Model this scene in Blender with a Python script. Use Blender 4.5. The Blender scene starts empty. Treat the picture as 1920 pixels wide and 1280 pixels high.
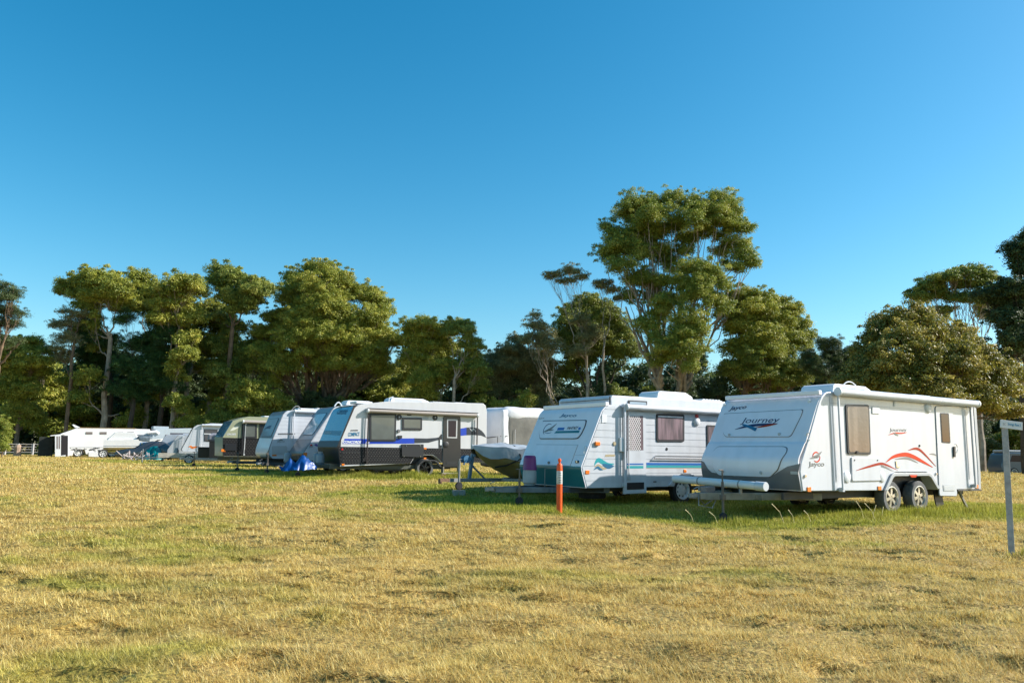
import bpy, bmesh, math, random
import numpy as np
from mathutils import Matrix, Vector
random.seed(7)
# ------------------------------------------------------------------ camera, world, sun
SC = bpy.context.scene
COL = SC.collection
F_, CX, CY, CAMH, HOR, RS = 1450., 960., 640., 1.28, 845., .0156
_roll = math.atan(RS); _pit = math.atan((HOR-CY)*math.cos(_roll)/F_)
FWD = np.array([0, math.cos(_pit), math.sin(_pit)]); _u0 = np.array([0, -math.sin(_pit), math.cos(_pit)]); _r0 = np.array([1., 0, 0])
RGT = _r0*math.cos(_roll)+_u0*math.sin(_roll); UPV = _u0*math.cos(_roll)-_r0*math.sin(_roll)
CAM = np.array([0, 0, CAMH])
cd = bpy.data.cameras.new('camera'); cam = bpy.data.objects.new('camera', cd); COL.objects.link(cam)
cd.sensor_width = 36; cd.sensor_fit = 'HORIZONTAL'; cd.lens = 36*F_/1920; cd.clip_end = 3000; cd.clip_start = .05
M = Matrix([[RGT[i], UPV[i], -FWD[i], CAM[i]] for i in range(3)]+[[0, 0, 0, 1]])
cam.matrix_world = M; SC.camera = cam
SUN_EL, SUN_AZ = math.radians(31), math.radians(85)      # azimuth clockwise from +Y
w = bpy.data.worlds.new('World'); SC.world = w; w.use_nodes = True
nt = w.node_tree; bg = nt.nodes['Background']
sky = nt.nodes.new('ShaderNodeTexSky'); sky.sky_type = 'NISHITA'; sky.sun_disc = False
sky.sun_elevation = SUN_EL; sky.sun_rotation = SUN_AZ; sky.altitude = 0; sky.air_density = 1.0; sky.dust_density = .75; sky.ozone_density = 2.6
hs = nt.nodes.new('ShaderNodeHueSaturation'); hs.inputs['Saturation'].default_value = 1.42; hs.inputs['Hue'].default_value = .487
nt.links.new(sky.outputs[0], hs.inputs['Color']); wb = nt.nodes.new('ShaderNodeMix'); wb.data_type = 'RGBA'; wb.blend_type = 'MULTIPLY'; wb.inputs[0].default_value = 1; wb.inputs[7].default_value = (1.0, 1.0, .93, 1)
nt.links.new(hs.outputs[0], wb.inputs[6]); nt.links.new(wb.outputs[2], bg.inputs[0]); bg.inputs[1].default_value = .12
sl = bpy.data.lights.new('sun', 'SUN'); so = bpy.data.objects.new('sun', sl); COL.objects.link(so)
sl.energy = 5.0; sl.angle = math.radians(.5); sl.color = (1, .95, .88)
sd = Vector((math.sin(SUN_AZ)*math.cos(SUN_EL), math.cos(SUN_AZ)*math.cos(SUN_EL), math.sin(SUN_EL)))
so.rotation_euler = sd.to_track_quat('Z', 'Y').to_euler(); so.location = (60, -10, 40)
SC.view_settings.view_transform = 'Standard'; SC.view_settings.look = 'None'; SC.view_settings.gamma = 1; SC.view_settings.exposure = .75
SC.cycles.max_bounces = 6; SC.cycles.transparent_max_bounces = 4

def ray(px, py): return FWD+RGT*(px-CX)/F_-UPV*(py-CY)/F_
def atY(px, py, Y): r = ray(px, py); return CAM+r*(Y/r[1])
def atz(px, py, z): r = ray(px, py); return CAM+r*((z-CAMH)/r[2])
# ------------------------------------------------------------------ noise
def _h(ix, iy, s):
    n = (ix.astype(np.int64)*374761393+iy.astype(np.int64)*668265263+s*1442695041) & 0x7fffffff
    n = ((n ^ (n >> 13))*1274126177) & 0x7fffffff
    return ((n ^ (n >> 16)) & 0xffff)/65535.
def vn(x, y, s=0):
    ix, iy = np.floor(x), np.floor(y); fx, fy = x-ix, y-iy
    fx = fx*fx*(3-2*fx); fy = fy*fy*(3-2*fy)
    return (_h(ix, iy, s)*(1-fx)+_h(ix+1, iy, s)*fx)*(1-fy)+(_h(ix, iy+1, s)*(1-fx)+_h(ix+1, iy+1, s)*fx)*fy
def fbm(x, y, s=0, o=3):
    t = 0; a = .5; 
    for i in range(o): t = t+a*vn(x*2**i, y*2**i, s+i*17); a *= .5
    return t/(1-.5**o)
def sstep(a, b, x): t = np.clip((x-a)/(b-a), 0, 1); return t*t*(3-2*t)
def base_z(x, y): return .15*sstep(20., 27., y-.25*np.clip(x, -30, 8)*0)*(1-sstep(6, 12, x)*(1-sstep(30, 60, y)))
def lushness(x, y):     # where the grass is longer and greener, round the parked vans
    x = np.asarray(x, float); y = np.asarray(y, float)
    def seg(ax, ay, bx, by, r):
        dx, dy = bx-ax, by-ay; t = np.clip(((x-ax)*dx+(y-ay)*dy)/(dx*dx+dy*dy), 0, 1)
        d = np.hypot(x-ax-t*dx, y-ay-t*dy); return 1-sstep(r*.55, r*1.25, d+1.1*(fbm(x*.7, y*.7, 5)-.5))
    m = seg(5, 16.2, 12.5, 20.3, 2.4)
    m = np.maximum(m, seg(0, 18.3, 6, 22, 2.4)); m = np.maximum(m, seg(-9.5, 28.3, -1, 33, 2.6))
    m = np.maximum(m, .9*seg(-14, 34, -4, 38, 3)); m = np.maximum(m, .7*seg(-28, 55, -14, 44, 3)); m = np.maximum(m, .7*seg(-1.5, 22.5, 3, 28, 3.6))
    m = np.maximum(m, .5*seg(12, 19, 19, 21.5, 2))
    return m
def relief(x, y):
    n1 = fbm(x*1.1, y*1.6, 3, 3); n2 = fbm(x*3.3+9, y*4.6, 11, 2)
    fade = 1-sstep(22, 42, y)
    hol = sstep(.58, .70, fbm(x*2.0+31, y*4.4+7, 23, 3))
    return fade*(.13*(n1-.5)+.075*(n2-.5)-.06*hol)+.05*(fbm(x*.15, y*.15, 2, 2)-.5)*(1-sstep(60, 90, y))
def ground_z(x, y): return base_z(x, y)+relief(x, y)*(1-.6*sstep(15, 16, y)*(1-sstep(22, 24, y))*sstep(-4, -1, x))-.12*np.exp(-((x-4.2)**2+(y-15.2)**2)/5.)
# ------------------------------------------------------------------ materials
def mat(name, col, rough=.5, metal=0., spec=.5, coat=0., var=0., vscale=4., bump=0., bscale=30., col2=None, streak=0., fold=0.):
    m = bpy.data.materials.new(name); m.use_nodes = True; n = m.node_tree; p = n.nodes['Principled BSDF']
    p.inputs['Base Color'].default_value = (*col, 1); p.inputs['Roughness'].default_value = rough; p.inputs['Metallic'].default_value = metal
    p.inputs['Specular IOR Level'].default_value = spec; p.inputs['Coat Weight'].default_value = coat; p.inputs['Coat Roughness'].default_value = .06
    tc = n.nodes.new('ShaderNodeTexCoord')
    if var > 0 or col2:
        nz = n.nodes.new('ShaderNodeTexNoise'); nz.inputs['Scale'].default_value = vscale; nz.inputs['Detail'].default_value = 5
        n.links.new(tc.outputs['Object'], nz.inputs['Vector'])
        r = n.nodes.new('ShaderNodeValToRGB'); c2 = col2 or tuple(c*(1-var) for c in col)
        r.color_ramp.elements[0].position = .35; r.color_ramp.elements[1].position = .65
        r.color_ramp.elements[0].color = (*c2, 1); r.color_ramp.elements[1].color = (*col, 1)
        n.links.new(nz.outputs['Fac'], r.inputs['Fac']); n.links.new(r.outputs[0], p.inputs['Base Color'])
    if streak > 0:      # rain streaks and grime run down the panel
        mp = n.nodes.new('ShaderNodeMapping'); mp.inputs['Scale'].default_value = (3.5, 3.5, .5); n.links.new(tc.outputs['Object'], mp.inputs['Vector'])
        ns = n.nodes.new('ShaderNodeTexNoise'); ns.inputs['Scale'].default_value = 1.3; ns.inputs['Detail'].default_value = 6; n.links.new(mp.outputs[0], ns.inputs['Vector'])
        rs = n.nodes.new('ShaderNodeValToRGB'); rs.color_ramp.elements[0].position = .36; rs.color_ramp.elements[1].position = .56; rs.color_ramp.elements[0].color = (1-streak, 1-streak*1.08, 1-streak*1.2, 1); rs.color_ramp.elements[1].color = (1, 1, 1, 1)
        n.links.new(ns.outputs['Fac'], rs.inputs['Fac']); ms = n.nodes.new('ShaderNodeMix'); ms.data_type = 'RGBA'; ms.blend_type = 'MULTIPLY'; ms.inputs[0].default_value = 1
        src = p.inputs['Base Color'].links[0].from_socket if p.inputs['Base Color'].links else None
        if src: n.links.new(src, ms.inputs[6])
        else: ms.inputs[6].default_value = (*col, 1)
        n.links.new(rs.outputs[0], ms.inputs[7]); n.links.new(ms.outputs[2], p.inputs['Base Color'])
    if fold > 0:        # light and shade of hanging cloth folds, painted into the colour
        mp = n.nodes.new('ShaderNodeMapping'); mp.inputs['Scale'].default_value = (fold, fold, fold*.12); n.links.new(tc.outputs['Object'], mp.inputs['Vector'])
        ns = n.nodes.new('ShaderNodeTexNoise'); ns.inputs['Scale'].default_value = 1.; ns.inputs['Detail'].default_value = 3; n.links.new(mp.outputs[0], ns.inputs['Vector'])
        rs = n.nodes.new('ShaderNodeValToRGB'); rs.color_ramp.elements[0].position = .40; rs.color_ramp.elements[1].position = .62; rs.color_ramp.elements[0].color = (*(c*.5 for c in col), 1); rs.color_ramp.elements[1].color = (*(min(1, c*1.4) for c in col), 1)
        n.links.new(ns.outputs['Fac'], rs.inputs['Fac']); n.links.new(rs.outputs[0], p.inputs['Base Color'])
    if bump > 0:
        nb = n.nodes.new('ShaderNodeTexNoise'); nb.inputs['Scale'].default_value = bscale; n.links.new(tc.outputs['Object'], nb.inputs['Vector'])
        b = n.nodes.new('ShaderNodeBump'); b.inputs['Strength'].default_value = bump; b.inputs['Distance'].default_value = .02
        n.links.new(nb.outputs['Fac'], b.inputs['Height']); n.links.new(b.outputs[0], p.inputs['Normal'])
    return m
MT = {}
def MM(k, *a, **kw):
    if k not in MT: MT[k] = mat(k, *a, **kw)
    return MT[k]
white = MM('white paint', (.585, .61, .655), .30, coat=.25, var=.06, vscale=1.1, bump=.05, bscale=2.2, streak=.045)
offwhite = MM('aged white paint', (.58, .60, .63), .4, coat=.15, var=.10, vscale=2.5, streak=.07)
frontw = MM('moulded white front', (.84, .81, .85), .3, coat=.3, var=.05, vscale=1.2, streak=.04)
cream = MM('pale silver panel', (.56, .56, .57), .35, coat=.2, var=.04, vscale=1.5, streak=.04)
plastic = MM('white plastic', (.68, .69, .70), .4)
greyp = MM('grey moulding', (.16, .155, .16), .4, coat=.2, var=.1)
lgrey = MM('light grey moulding', (.42, .43, .44), .45)
black = MM('black plastic', (.018, .018, .02), .45)
charc = MM('charcoal paint', (.016, .017, .02), .35, coat=.3, var=.1)
rubber = MM('tyre rubber', (.028, .028, .03), .8, var=.5, vscale=9, bump=.2, bscale=60)
rubberd = MM('dusty tyre rubber', (.14, .138, .135), .85, var=.35, vscale=9, bump=.2, bscale=60)
alloy = MM('alloy rim', (.62, .58, .50), .35, metal=.7, var=.25, vscale=12)
steelw = MM('white steel rim', (.72, .72, .70), .4)
brake = MM('rusty brake drum', (.16, .10, .06), .7, var=.4, vscale=20)
galv = MM('galvanised steel', (.34, .34, .33), .55, metal=.4, var=.3, vscale=6, bump=.1)
chas = MM('weathered chassis paint', (.33, .29, .23), .7, var=.35, vscale=5, bump=.1)
chasd = MM('dark chassis', (.05, .05, .052), .6, var=.3, vscale=5)
glassd = MM('dark window glass', (.022, .016, .028), .12, spec=.35)
chrome = MM('chrome fitting', (.6, .6, .6), .2, metal=1.)
orange = MM('amber marker lens', (.80, .20, .02), .25, coat=.5)
redl = MM('red lens', (.5, .02, .015), .25, coat=.5)
teal = MM('teal paint', (.02, .17, .20), .35, coat=.25, var=.12, vscale=1.5)
navy = MM('navy lettering', (.02, .025, .09), .4)
bluel = MM('teal blue lettering', (.02, .14, .26), .4)
blueS = MM('blue stripe', (.02, .13, .42), .35)
tealS = MM('turquoise stripe', (.03, .33, .36), .35)
redS = MM('red swoosh', (.36, .035, .006), .6, spec=.2)
redO = MM('orange red swoosh', (.60, .05, .004), .6, spec=.2)
greyS = MM('grey lettering', (.22, .22, .21), .4)
blueC = MM('cobalt stripe', (.01, .05, .42), .35)
conc = MM('concrete', (.36, .33, .29), .9, var=.25, vscale=12, bump=.4, bscale=60)
# ------------------------------------------------------------------ mesh helpers
def tag(o, label=None, cat=None, group=None, kind=None):
    if label: o['label'] = label
    if cat: o['category'] = cat
    if group: o['group'] = group
    if kind: o['kind'] = kind
    return o
class MB:
    def __init__(s): s.v = []; s.f = []
    def add(s, v, f):
        b = len(s.v); s.v += [tuple(map(float, p)) for p in v]; s.f += [tuple(i+b for i in q) for q in f]; return s
    def box(s, x0, x1, y0, y1, z0, z1):
        return s.add([(x, y, z) for x in (x0, x1) for y in (y0, y1) for z in (z0, z1)], [(0, 1, 3, 2), (4, 6, 7, 5), (0, 4, 5, 1), (2, 3, 7, 6), (0, 2, 6, 4), (1, 5, 7, 3)])
    def prism(s, poly, fr, o0, o1):
        n = len(poly); v = [fr.pt(a, b, o0) for a, b in poly]+[fr.pt(a, b, o1) for a, b in poly]
        return s.add(v, [tuple(range(n)), tuple(range(2*n-1, n-1, -1))]+[(i, (i+1) % n, n+(i+1) % n, n+i) for i in range(n)])
    def tube(s, pts, r, n=8, caps=True):
        pts = [np.array(p, float) for p in pts]; k = len(pts); rs = r if isinstance(r, (list, tuple)) else [r]*k
        v = []; f = []; ref = None
        for i, p in enumerate(pts):
            t = pts[min(i+1, k-1)]-pts[max(i-1, 0)]; t = t/(np.linalg.norm(t)+1e-9)
            if ref is None: ref = np.array([0, 0, 1.]) if abs(t[2]) < .9 else np.array([1., 0, 0])
            a = np.cross(t, ref); a /= np.linalg.norm(a)+1e-9; b = np.cross(a, t); ref = b if False else ref
            for j in range(n):
                an = 2*math.pi*(j+.5)/n; v.append(p+(a*math.cos(an)+b*math.sin(an))*rs[i])
        for i in range(k-1):
            for j in range(n): f.append((i*n+j, i*n+(j+1) % n, (i+1)*n+(j+1) % n, (i+1)*n+j))
        if caps: f += [tuple(range(n))[::-1], tuple(range((k-1)*n, k*n))]
        return s.add(v, f)
    def lathe(s, prof, o, ax, n=24, caps=True):
        o = np.array(o, float); ax = np.array(ax, float); ax /= np.linalg.norm(ax)
        ref = np.array([0, 0, 1.]) if abs(ax[2]) < .9 else np.array([1., 0, 0]); a = np.cross(ax, ref); a /= np.linalg.norm(a); b = np.cross(ax, a)
        v = []; f = []; k = len(prof)
        for r, h in prof:
            for j in range(n): an = 2*math.pi*j/n; v.append(o+ax*h+(a*math.cos(an)+b*math.sin(an))*r)
        for i in range(k-1):
            for j in range(n): f.append((i*n+j, i*n+(j+1) % n, (i+1)*n+(j+1) % n, (i+1)*n+j))
        if caps: f += [tuple(range(n))[::-1], tuple(range((k-1)*n, k*n))]
        return s.add(v, f)
    def build(s, name, m, parent=None, bevel=0, smooth=False, seg=2, recalc=True):
        me = bpy.data.meshes.new(name); me.from_pydata(s.v, [], s.f); 
        if recalc:
            bm = bmesh.new(); bm.from_mesh(me); bmesh.ops.recalc_face_normals(bm, faces=bm.faces); bm.to_mesh(me); bm.free()
        me.materials.append(m); o = bpy.data.objects.new(name, me); COL.objects.link(o)
        if parent: o.parent = parent
        if smooth or bevel: me.polygons.foreach_set('use_smooth', [True]*len(me.polygons))
        if bevel:
            b = o.modifiers.new('bevel', 'BEVEL'); b.width = bevel; b.segments = seg; b.limit_method = 'ANGLE'; b.angle_limit = math.radians(35); b.harden_normals = True
        elif smooth:
            me.set_sharp_from_angle(angle=math.radians(38))
        return o
def empty(name, loc, mat3=None, parent=None):
    o = bpy.data.objects.new(name, None); COL.objects.link(o); o.empty_display_size = .3
    if parent: o.parent = parent
    if mat3 is None: o.location = loc
    else: o.matrix_world = mat3
    return o
class Frame:
    def __init__(s, van, O, A, B, N): s.van = van; s.O, s.A, s.B, s.N = [np.array(q, float) for q in (O, A, B, N)]
    def pt(s, a, b, o=0.): return s.O+s.A*a+s.B*b+s.N*o
    def px(s, p):
        v = s.van; r = ray(*p); c = CAM-v.o; L = lambda q: np.array([q@v.X, q@v.Y, q@v.Z]); c, r = L(c), L(r)
        t = ((s.O-c)@s.N)/(r@s.N); q = c+r*t-s.O; return float(q@s.A), float(q@s.B)
class Van:
    def __init__(s, name, o, h, label, cat='caravan', group=None):
        a = math.radians(h); s.o = np.array(o, float); s.X = np.array([math.sin(a), math.cos(a), 0]); s.Y = np.array([-math.cos(a), math.sin(a), 0]); s.Z = np.array([0, 0, 1.])
        s.root = empty(name, None, Matrix([[s.X[i], s.Y[i], s.Z[i], s.o[i]] for i in range(3)]+[[0, 0, 0, 1]])); tag(s.root, label, cat, group)
        s.side = s.sideframe(0)
    def sideframe(s, v): return Frame(s, (0, v, 0), (1, 0, 0), (0, 0, 1), (0, -1, 0))
    def topframe(s, z): return Frame(s, (0, 0, z), (1, 0, 0), (0, 1, 0), (0, 0, 1))
    def frontframe(s, p0, p1, off=0.):     # a grows toward the near side, b up the slope
        d = np.array([p1[0]-p0[0], 0, p1[1]-p0[1]]); L = np.linalg.norm(d); d /= L; n = np.cross(d, [0, -1., 0]); n = n if n[0] < 0 else -n
        return Frame(s, np.array([p0[0], 0, p0[1]])+n*off, (0, -1, 0), d, n)
def crop(ox, oy, k): return lambda x, y: (ox+x/k, oy+y/k)
def PP(fr, c, pts): return [fr.px(c(*p)) for p in pts]
def rnd(poly, r, n=3):
    out = []; k = len(poly)
    for i in range(k):
        p = np.array(poly[i]); a = np.array(poly[i-1])-p; b = np.array(poly[(i+1) % k])-p
        la, lb = np.linalg.norm(a), np.linalg.norm(b); rr = min(r, la*.45, lb*.45); p0 = p+a/la*rr; p1 = p+b/lb*rr
        for j in range(n+1): t = j/n; out.append(tuple(p0*(1-t)**2+p*2*t*(1-t)+p1*t*t))
    return out
def inset(poly, d):
    P = np.array(poly); c = (P.max(0)+P.min(0))/2; e = (P.max(0)-P.min(0))/2; s = np.maximum((e-d)/e, .05); return [tuple(c+(p-c)*s) for p in P]
def smoothline(pts, n=6):
    P = [np.array(p, float) for p in pts]; P = [2*P[0]-P[1]]+P+[2*P[-1]-P[-2]]; out = []
    for i in range(1, len(P)-2):
        for j in range(n):
            t = j/n; a, b, c, d = P[i-1:i+3]; out.append(.5*((2*b)+(-a+c)*t+(2*a-5*b+4*c-d)*t*t+(-a+3*b-3*c+d)*t**3))
    return out+[P[-2]]
def plate(name, m, fr, poly, t, off=0., r=0., bevel=0., parent=None):
    if r: poly = rnd(poly, r)
    return MB().prism(poly, fr, off, off+t).build(name, m, parent or fr.van.root, bevel)
def swoosh(name, m, fr, pts, wd, off=.004, parent=None, wf=None):
    P = smoothline(pts); k = len(P); L = []; R = []
    for i, p in enumerate(P):
        t = P[min(i+1, k-1)]-P[max(i-1, 0)]; t /= np.linalg.norm(t)+1e-9; nrm = np.array([-t[1], t[0]]); s = i/(k-1)
        q = (wf(s) if wf else math.sin(math.pi*min(max(s, .02), .98))**.7)*wd/2; L.append(tuple(p+nrm*q)); R.append(tuple(p-nrm*q))
    mb = MB()
    for i in range(k-1): mb.prism([L[i], L[i+1], R[i+1], R[i]], fr, off, off+.0015)
    return mb.build(name, m, parent or fr.van.root)
def lettering(txt, m, fr, p0, p1, h, shear=0., bold=0., off=.004, parent=None, name='lettering'):
    """p0,p1: baseline ends in frame units, h: height of the whole text block"""
    cu = bpy.data.curves.new('t', 'FONT'); cu.body = txt; cu.shear = shear; cu.offset = bold; cu.extrude = .002; cu.resolution_u = 3
    ob = bpy.data.objects.new('t', cu); COL.objects.link(ob); dg = bpy.context.evaluated_depsgraph_get(); me = bpy.data.meshes.new_from_object(ob.evaluated_get(dg))
    bpy.data.objects.remove(ob)
    n = len(me.vertices); co = np.empty(n*3); me.vertices.foreach_get('co', co); co = co.reshape(-1, 3)
    mn, mx = co.min(0), co.max(0); p0 = np.array(p0); p1 = np.array(p1); d = p1-p0; L = np.linalg.norm(d); d /= L; e = np.array([-d[1], d[0]])
    a = (co[:, 0]-mn[0])/(mx[0]-mn[0])*L; b = (co[:, 1]-mn[1])/(mx[1]-mn[1])*h; q = p0+np.outer(a, d)+np.outer(b, e)
    out = fr.pts(q[:, 0], q[:, 1], off+np.clip(co[:, 2], 0, .002))
    me.vertices.foreach_set('co', out.ravel()); me.materials.clear(); me.materials.append(m); me.update()
    o = bpy.data.objects.new(name, me); COL.objects.link(o); o.parent = parent or fr.van.root; return o
def window(fr, poly, fm, pm, fw=.04, r=.06, t=.025, parent=None, name='window'):
    w_ = plate(name, fm, fr, poly, t, 0, r, .006, parent)
    plate('pane', pm, fr, inset(poly, fw), .004, t-.001, r*.8, 0, w_); return w_
def wheel(van, u, z, r, v, wd=.22, rim=None, style='spoke', name='wheel', tm=None):
    """v: outer face (toward -Y) of the tyre"""
    R = .66*r; s = wd/2; o = (u, v+s, z)
    prof = [(R, -s*.8), (R+.02, -s), (r*.93, -s), (r*.98, -s*.82), (r, -s*.6), (r, s*.6), (r*.98, s*.82), (r*.93, s), (R+.02, s), (R, s*.8)]
    t = MB().lathe(prof, o, (0, 1, 0), 32, False).build(name, tm or rubber, van.root, smooth=True)
    rim = rim or alloy; mb = MB()
    mb.lathe([(R+.012, -s*.98), (R-.01, -s*1.02), (R*.90, -s*.7), (R*.86, -s*.2), (R*.86, s*.8), (R+.01, s*.8)], o, (0, 1, 0), 32, False)
    mb.lathe([(.001, -s*.72), (R*.20, -s*.72), (R*.24, -s*.6), (R*.24, s*.2)], o, (0, 1, 0), 16, False)
    if style == 'spoke':
        for k in range(6):
            a = 2*math.pi*k/6+.3; c_, s_ = math.cos(a), math.sin(a)
            def P_(rad, tw, dep): return (u+c_*rad-s_*tw, v+s+dep, z+s_*rad+c_*tw)
            w0, w1 = R*.13, R*.15; y0 = -s*.78; y1 = -s*.35
            vs = [P_(R*.16, -w0, y0), P_(R*.16, w0, y0), P_(R*.93, w1, y0*.9), P_(R*.93, -w1, y0*.9), P_(R*.16, -w0, y1), P_(R*.16, w0, y1), P_(R*.93, w1, y1), P_(R*.93, -w1, y1)]
            mb.add(vs, [(0, 1, 2, 3), (7, 6, 5, 4), (0, 4, 5, 1), (1, 5, 6, 2), (2, 6, 7, 3), (3, 7, 4, 0)])
    else:      # pressed steel rim: disc with slots
        mb.lathe([(R*.24, -s*.62), (R*.55, -s*.62), (R*.62, -s*.5)], o, (0, 1, 0), 32, False)
        for k in range(8):
            a0, a1 = 2*math.pi*(k+.22)/8, 2*math.pi*(k+.78)/8+.0; a0 += .28; a1 += .28
            q = [(u+math.cos(a)*rad, v+s-s*(.5 if rad < R*.7 else .3), z+math.sin(a)*rad) for a, rad in ((a0, R*.6), (a1, R*.6), (a1, R*.88), (a0, R*.88))]
            mb.add(q, [(0, 1, 2, 3)])
    mb.build('rim', rim, t, smooth=True, recalc=False)
    MB().lathe([(.001, 0), (R*.84, 0), (R*.84, .02), (.001, .02)], (u, v+s*1.15, z), (0, 1, 0), 20, False).build('brake_drum', brake if style == 'spoke' else black, t)
    return t
def beam(mb, p, q, w_, h_):
    p = np.array(p, float); q = np.array(q, float); d = q-p; d /= np.linalg.norm(d); s = np.cross(d, [0, 0, 1.]); s /= np.linalg.norm(s); up = np.cross(s, d)
    vs = [e+s*a*w_/2+up*b*h_/2 for e in (p, q) for a in (-1, 1) for b in (-1, 1)]
    return mb.add(vs, [(0, 1, 3, 2), (4, 6, 7, 5), (0, 4, 5, 1), (2, 3, 7, 6), (0, 2, 6, 4), (1, 5, 7, 3)])
def drawbar(van, W, L=1.75, z=.40, m=None, h=.14, near=.25, jock=(-1.3, None), jz=.0, reach=1.0, jlen=.95):
    m = m or chasd; mb = MB(); c = W/2
    beam(mb, (-L+.25, c-.06, z), (reach, near, z), .06, h); beam(mb, (-L+.25, c+.06, z), (reach, W-near, z), .06, h)
    mb.box(-L+.12, -L+.32, c-.11, c+.11, z-.06, z+.07); beam(mb, (-.45, near+.38, z-.01), (-.45, W-near-.38, z-.01), .05, h*.8)
    o = mb.build('drawbar', m, van.root, .008)
    k = MB(); k.box(-L-.10, -L+.16, c-.05, c+.05, z-.02, z+.06); k.lathe([(.05, 0), (.06, .03), (.045, .08), (.02, .10)], (-L-.06, c, z-.04), (0, 0, 1), 12); k.tube([(-L+.1, c, z+.06), (-L+.02, c, z+.15), (-L+.14, c, z+.19)], .015, 6)
    k.build('coupling', galv, van.root, .005)
    ju, jv = jock; jv = c-.25 if jv is None else jv
    j = MB(); j.tube([(ju, jv, jz+.16), (ju, jv, z+.0), (ju, jv, jlen*.75)], .028, 10); j.tube([(ju, jv, jlen*.7), (ju, jv, jlen)], .018, 8); j.tube([(ju-.10, jv, jlen), (ju+.03, jv, jlen)], .014, 8)
    j.box(ju-.05, ju+.05, jv-.045, jv+.045, z-.06, z+.04)
    jo = j.build('jockey_post', MM('brownish steel', (.16, .135, .115), .6, metal=.2, var=.3), van.root, smooth=True)
    MB().lathe([(.03, -.035), (.09, -.035), (.10, -.02), (.10, .02), (.09, .035), (.03, .035)], (ju, jv, jz+.10), (0, 1, 0), 20).build('jockey_wheel', rubber, jo, smooth=True)
    return o
def gas_bottle(van, u, v, z, m, r=.16, h=.46, name='gas_bottle'):
    b = MB().lathe([(r*.8, 0), (r*.82, .03), (r, .06), (r, h*.68), (r*.86, h*.82), (r*.5, h*.90), (r*.2, h*.92)], (u, v, z), (0, 0, 1), 24).build(name, m, van.root, smooth=True)
    MB().lathe([(r*.62, 0), (r*.62, h*.2), (r*.56, h*.2), (r*.56, 0)], (u, v, z+h*.86), (0, 0, 1), 16, False).lathe([(.02, 0), (.02, .09)], (u, v, z+h*.88), (0, 0, 1), 8).build('valve_collar', m, b, smooth=True)
    return b
def clip(poly, z0, z1):
    def half(P, f, ins):
        out = []
        for i in range(len(P)):
            a, b = P[i], P[(i+1) % len(P)]; ia, ib = ins(a), ins(b)
            if ia: out.append(a)
            if ia != ib: t = (f-a[1])/(b[1]-a[1]); out.append((a[0]+(b[0]-a[0])*t, f))
        return out
    P = half(poly, z0, lambda p: p[1] >= z0)
    return half(P, z1, lambda p: p[1] <= z1) if P else []
def cladding(fr, poly, m, pitch=.165, gap=.012, t=.009, name='side_cladding', z0=None):
    zs = [p[1] for p in poly]; z = min(zs) if z0 is None else z0; mb = MB()
    while z < max(zs):
        P = clip(poly, z+gap/2, z+pitch-gap/2)
        if len(P) >= 3: mb.prism(P, fr, .0005, t)
        z += pitch
    return mb.build(name, m, fr.van.root)
def awning(van, u0, u1, z, r=.075, v=-.10, m=None, bar=True):
    m = m or white; o = MB().tube([(u0, v, z), (u1, v, z)], r, 16).build('awning_roll', m, van.root, smooth=True)
    k = MB()
    for u in (u0, u1): k.lathe([(r*1.12, -.03), (r*1.12, .03)], (u, v, z), (1, 0, 0), 16)
    k.box(u0+.03, u1-.03, v+r*.6, -.012, z+r*.35, z+r*.75)
    k.build('awning_end_cap', plastic, o, smooth=True); return o
def awning_arm(van, u, z0, z1, m=None, w_=.05, v0=-.10, du=0., name='awning_arm'):
    m = m or white; mb = MB(); mb.tube([(u, v0, z1), (u+du, v0, z0)], w_*.55, 4); mb.tube([(u+.035, v0+.035, z1-.1), (u+du+.035, v0+.035, z0+.25)], w_*.3, 4)
    mb.box(u-.03+du, u+.05+du, v0-.01, -.012, z0-.04, z0+.05); mb.box(u-.03, u+.05, v0-.02, -.012, z1-.05, z1+.03)
    return mb.build(name, m, van.root, .004)
def aircon(van, u0, u1, v0, v1, z, h=.22, name='air_conditioner', m=None):
    W_ = van.sideframe(v0); P = [(u0, z), (u0+.05, z+h*.75), (u0+.14, z+h), (u1-.3, z+h), (u1-.04, z+h*.55), (u1, z)]
    o = MB().prism(P, W_, 0, v0-v1).build(name, m or plastic, van.root, .03, seg=3)
    k = MB()
    for i in range(5): k.box(u0+.2+i*.0, u1-.35, v0-.004, v0+.01, z+h*.25+i*h*.12, z+h*.29+i*h*.12)
    k.build('vent_slats', lgrey, o); return o
def hatch(van, u0, u1, v0, v1, z, h=.08, name='roof_hatch', m=None):
    return MB().box(u0, u1, v0, v1, z, z+h).build(name, m or plastic, van.root, .03)
class Curve:
    """surface that follows the front profile: a grows toward the near side, b is the height"""
    def __init__(s, van, prof, off=0.):
        s.van = van; s.zs = [p[1] for p in prof]; s.us = [p[0] for p in prof]; s.off = off
    def u(s, b): return np.interp(b, s.zs, s.us)-s.off
    def pt(s, a, b, o=0.): return np.array([s.u(b)-o, -a, b])
    def pts(s, a, b, o): return np.stack([s.u(b)-o, -a, b], 1)
    def px(s, p):
        v = s.van; r = ray(*p); c = CAM-v.o; L = lambda q: np.array([q@v.X, q@v.Y, q@v.Z]); c, r = L(c), L(r); z = 1.2
        for _ in range(40): u = float(s.u(z)); t = (u-c[0])/r[0]; z = .5*z+.5*float((c+r*t)[2])
        q = c+r*t; return float(-q[1]), float(q[2])
def _pts(s, a, b, o): return s.O+np.outer(a, s.A)+np.outer(b, s.B)+np.outer(o, s.N)
Frame.pts = _pts
_plate0 = plate
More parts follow.
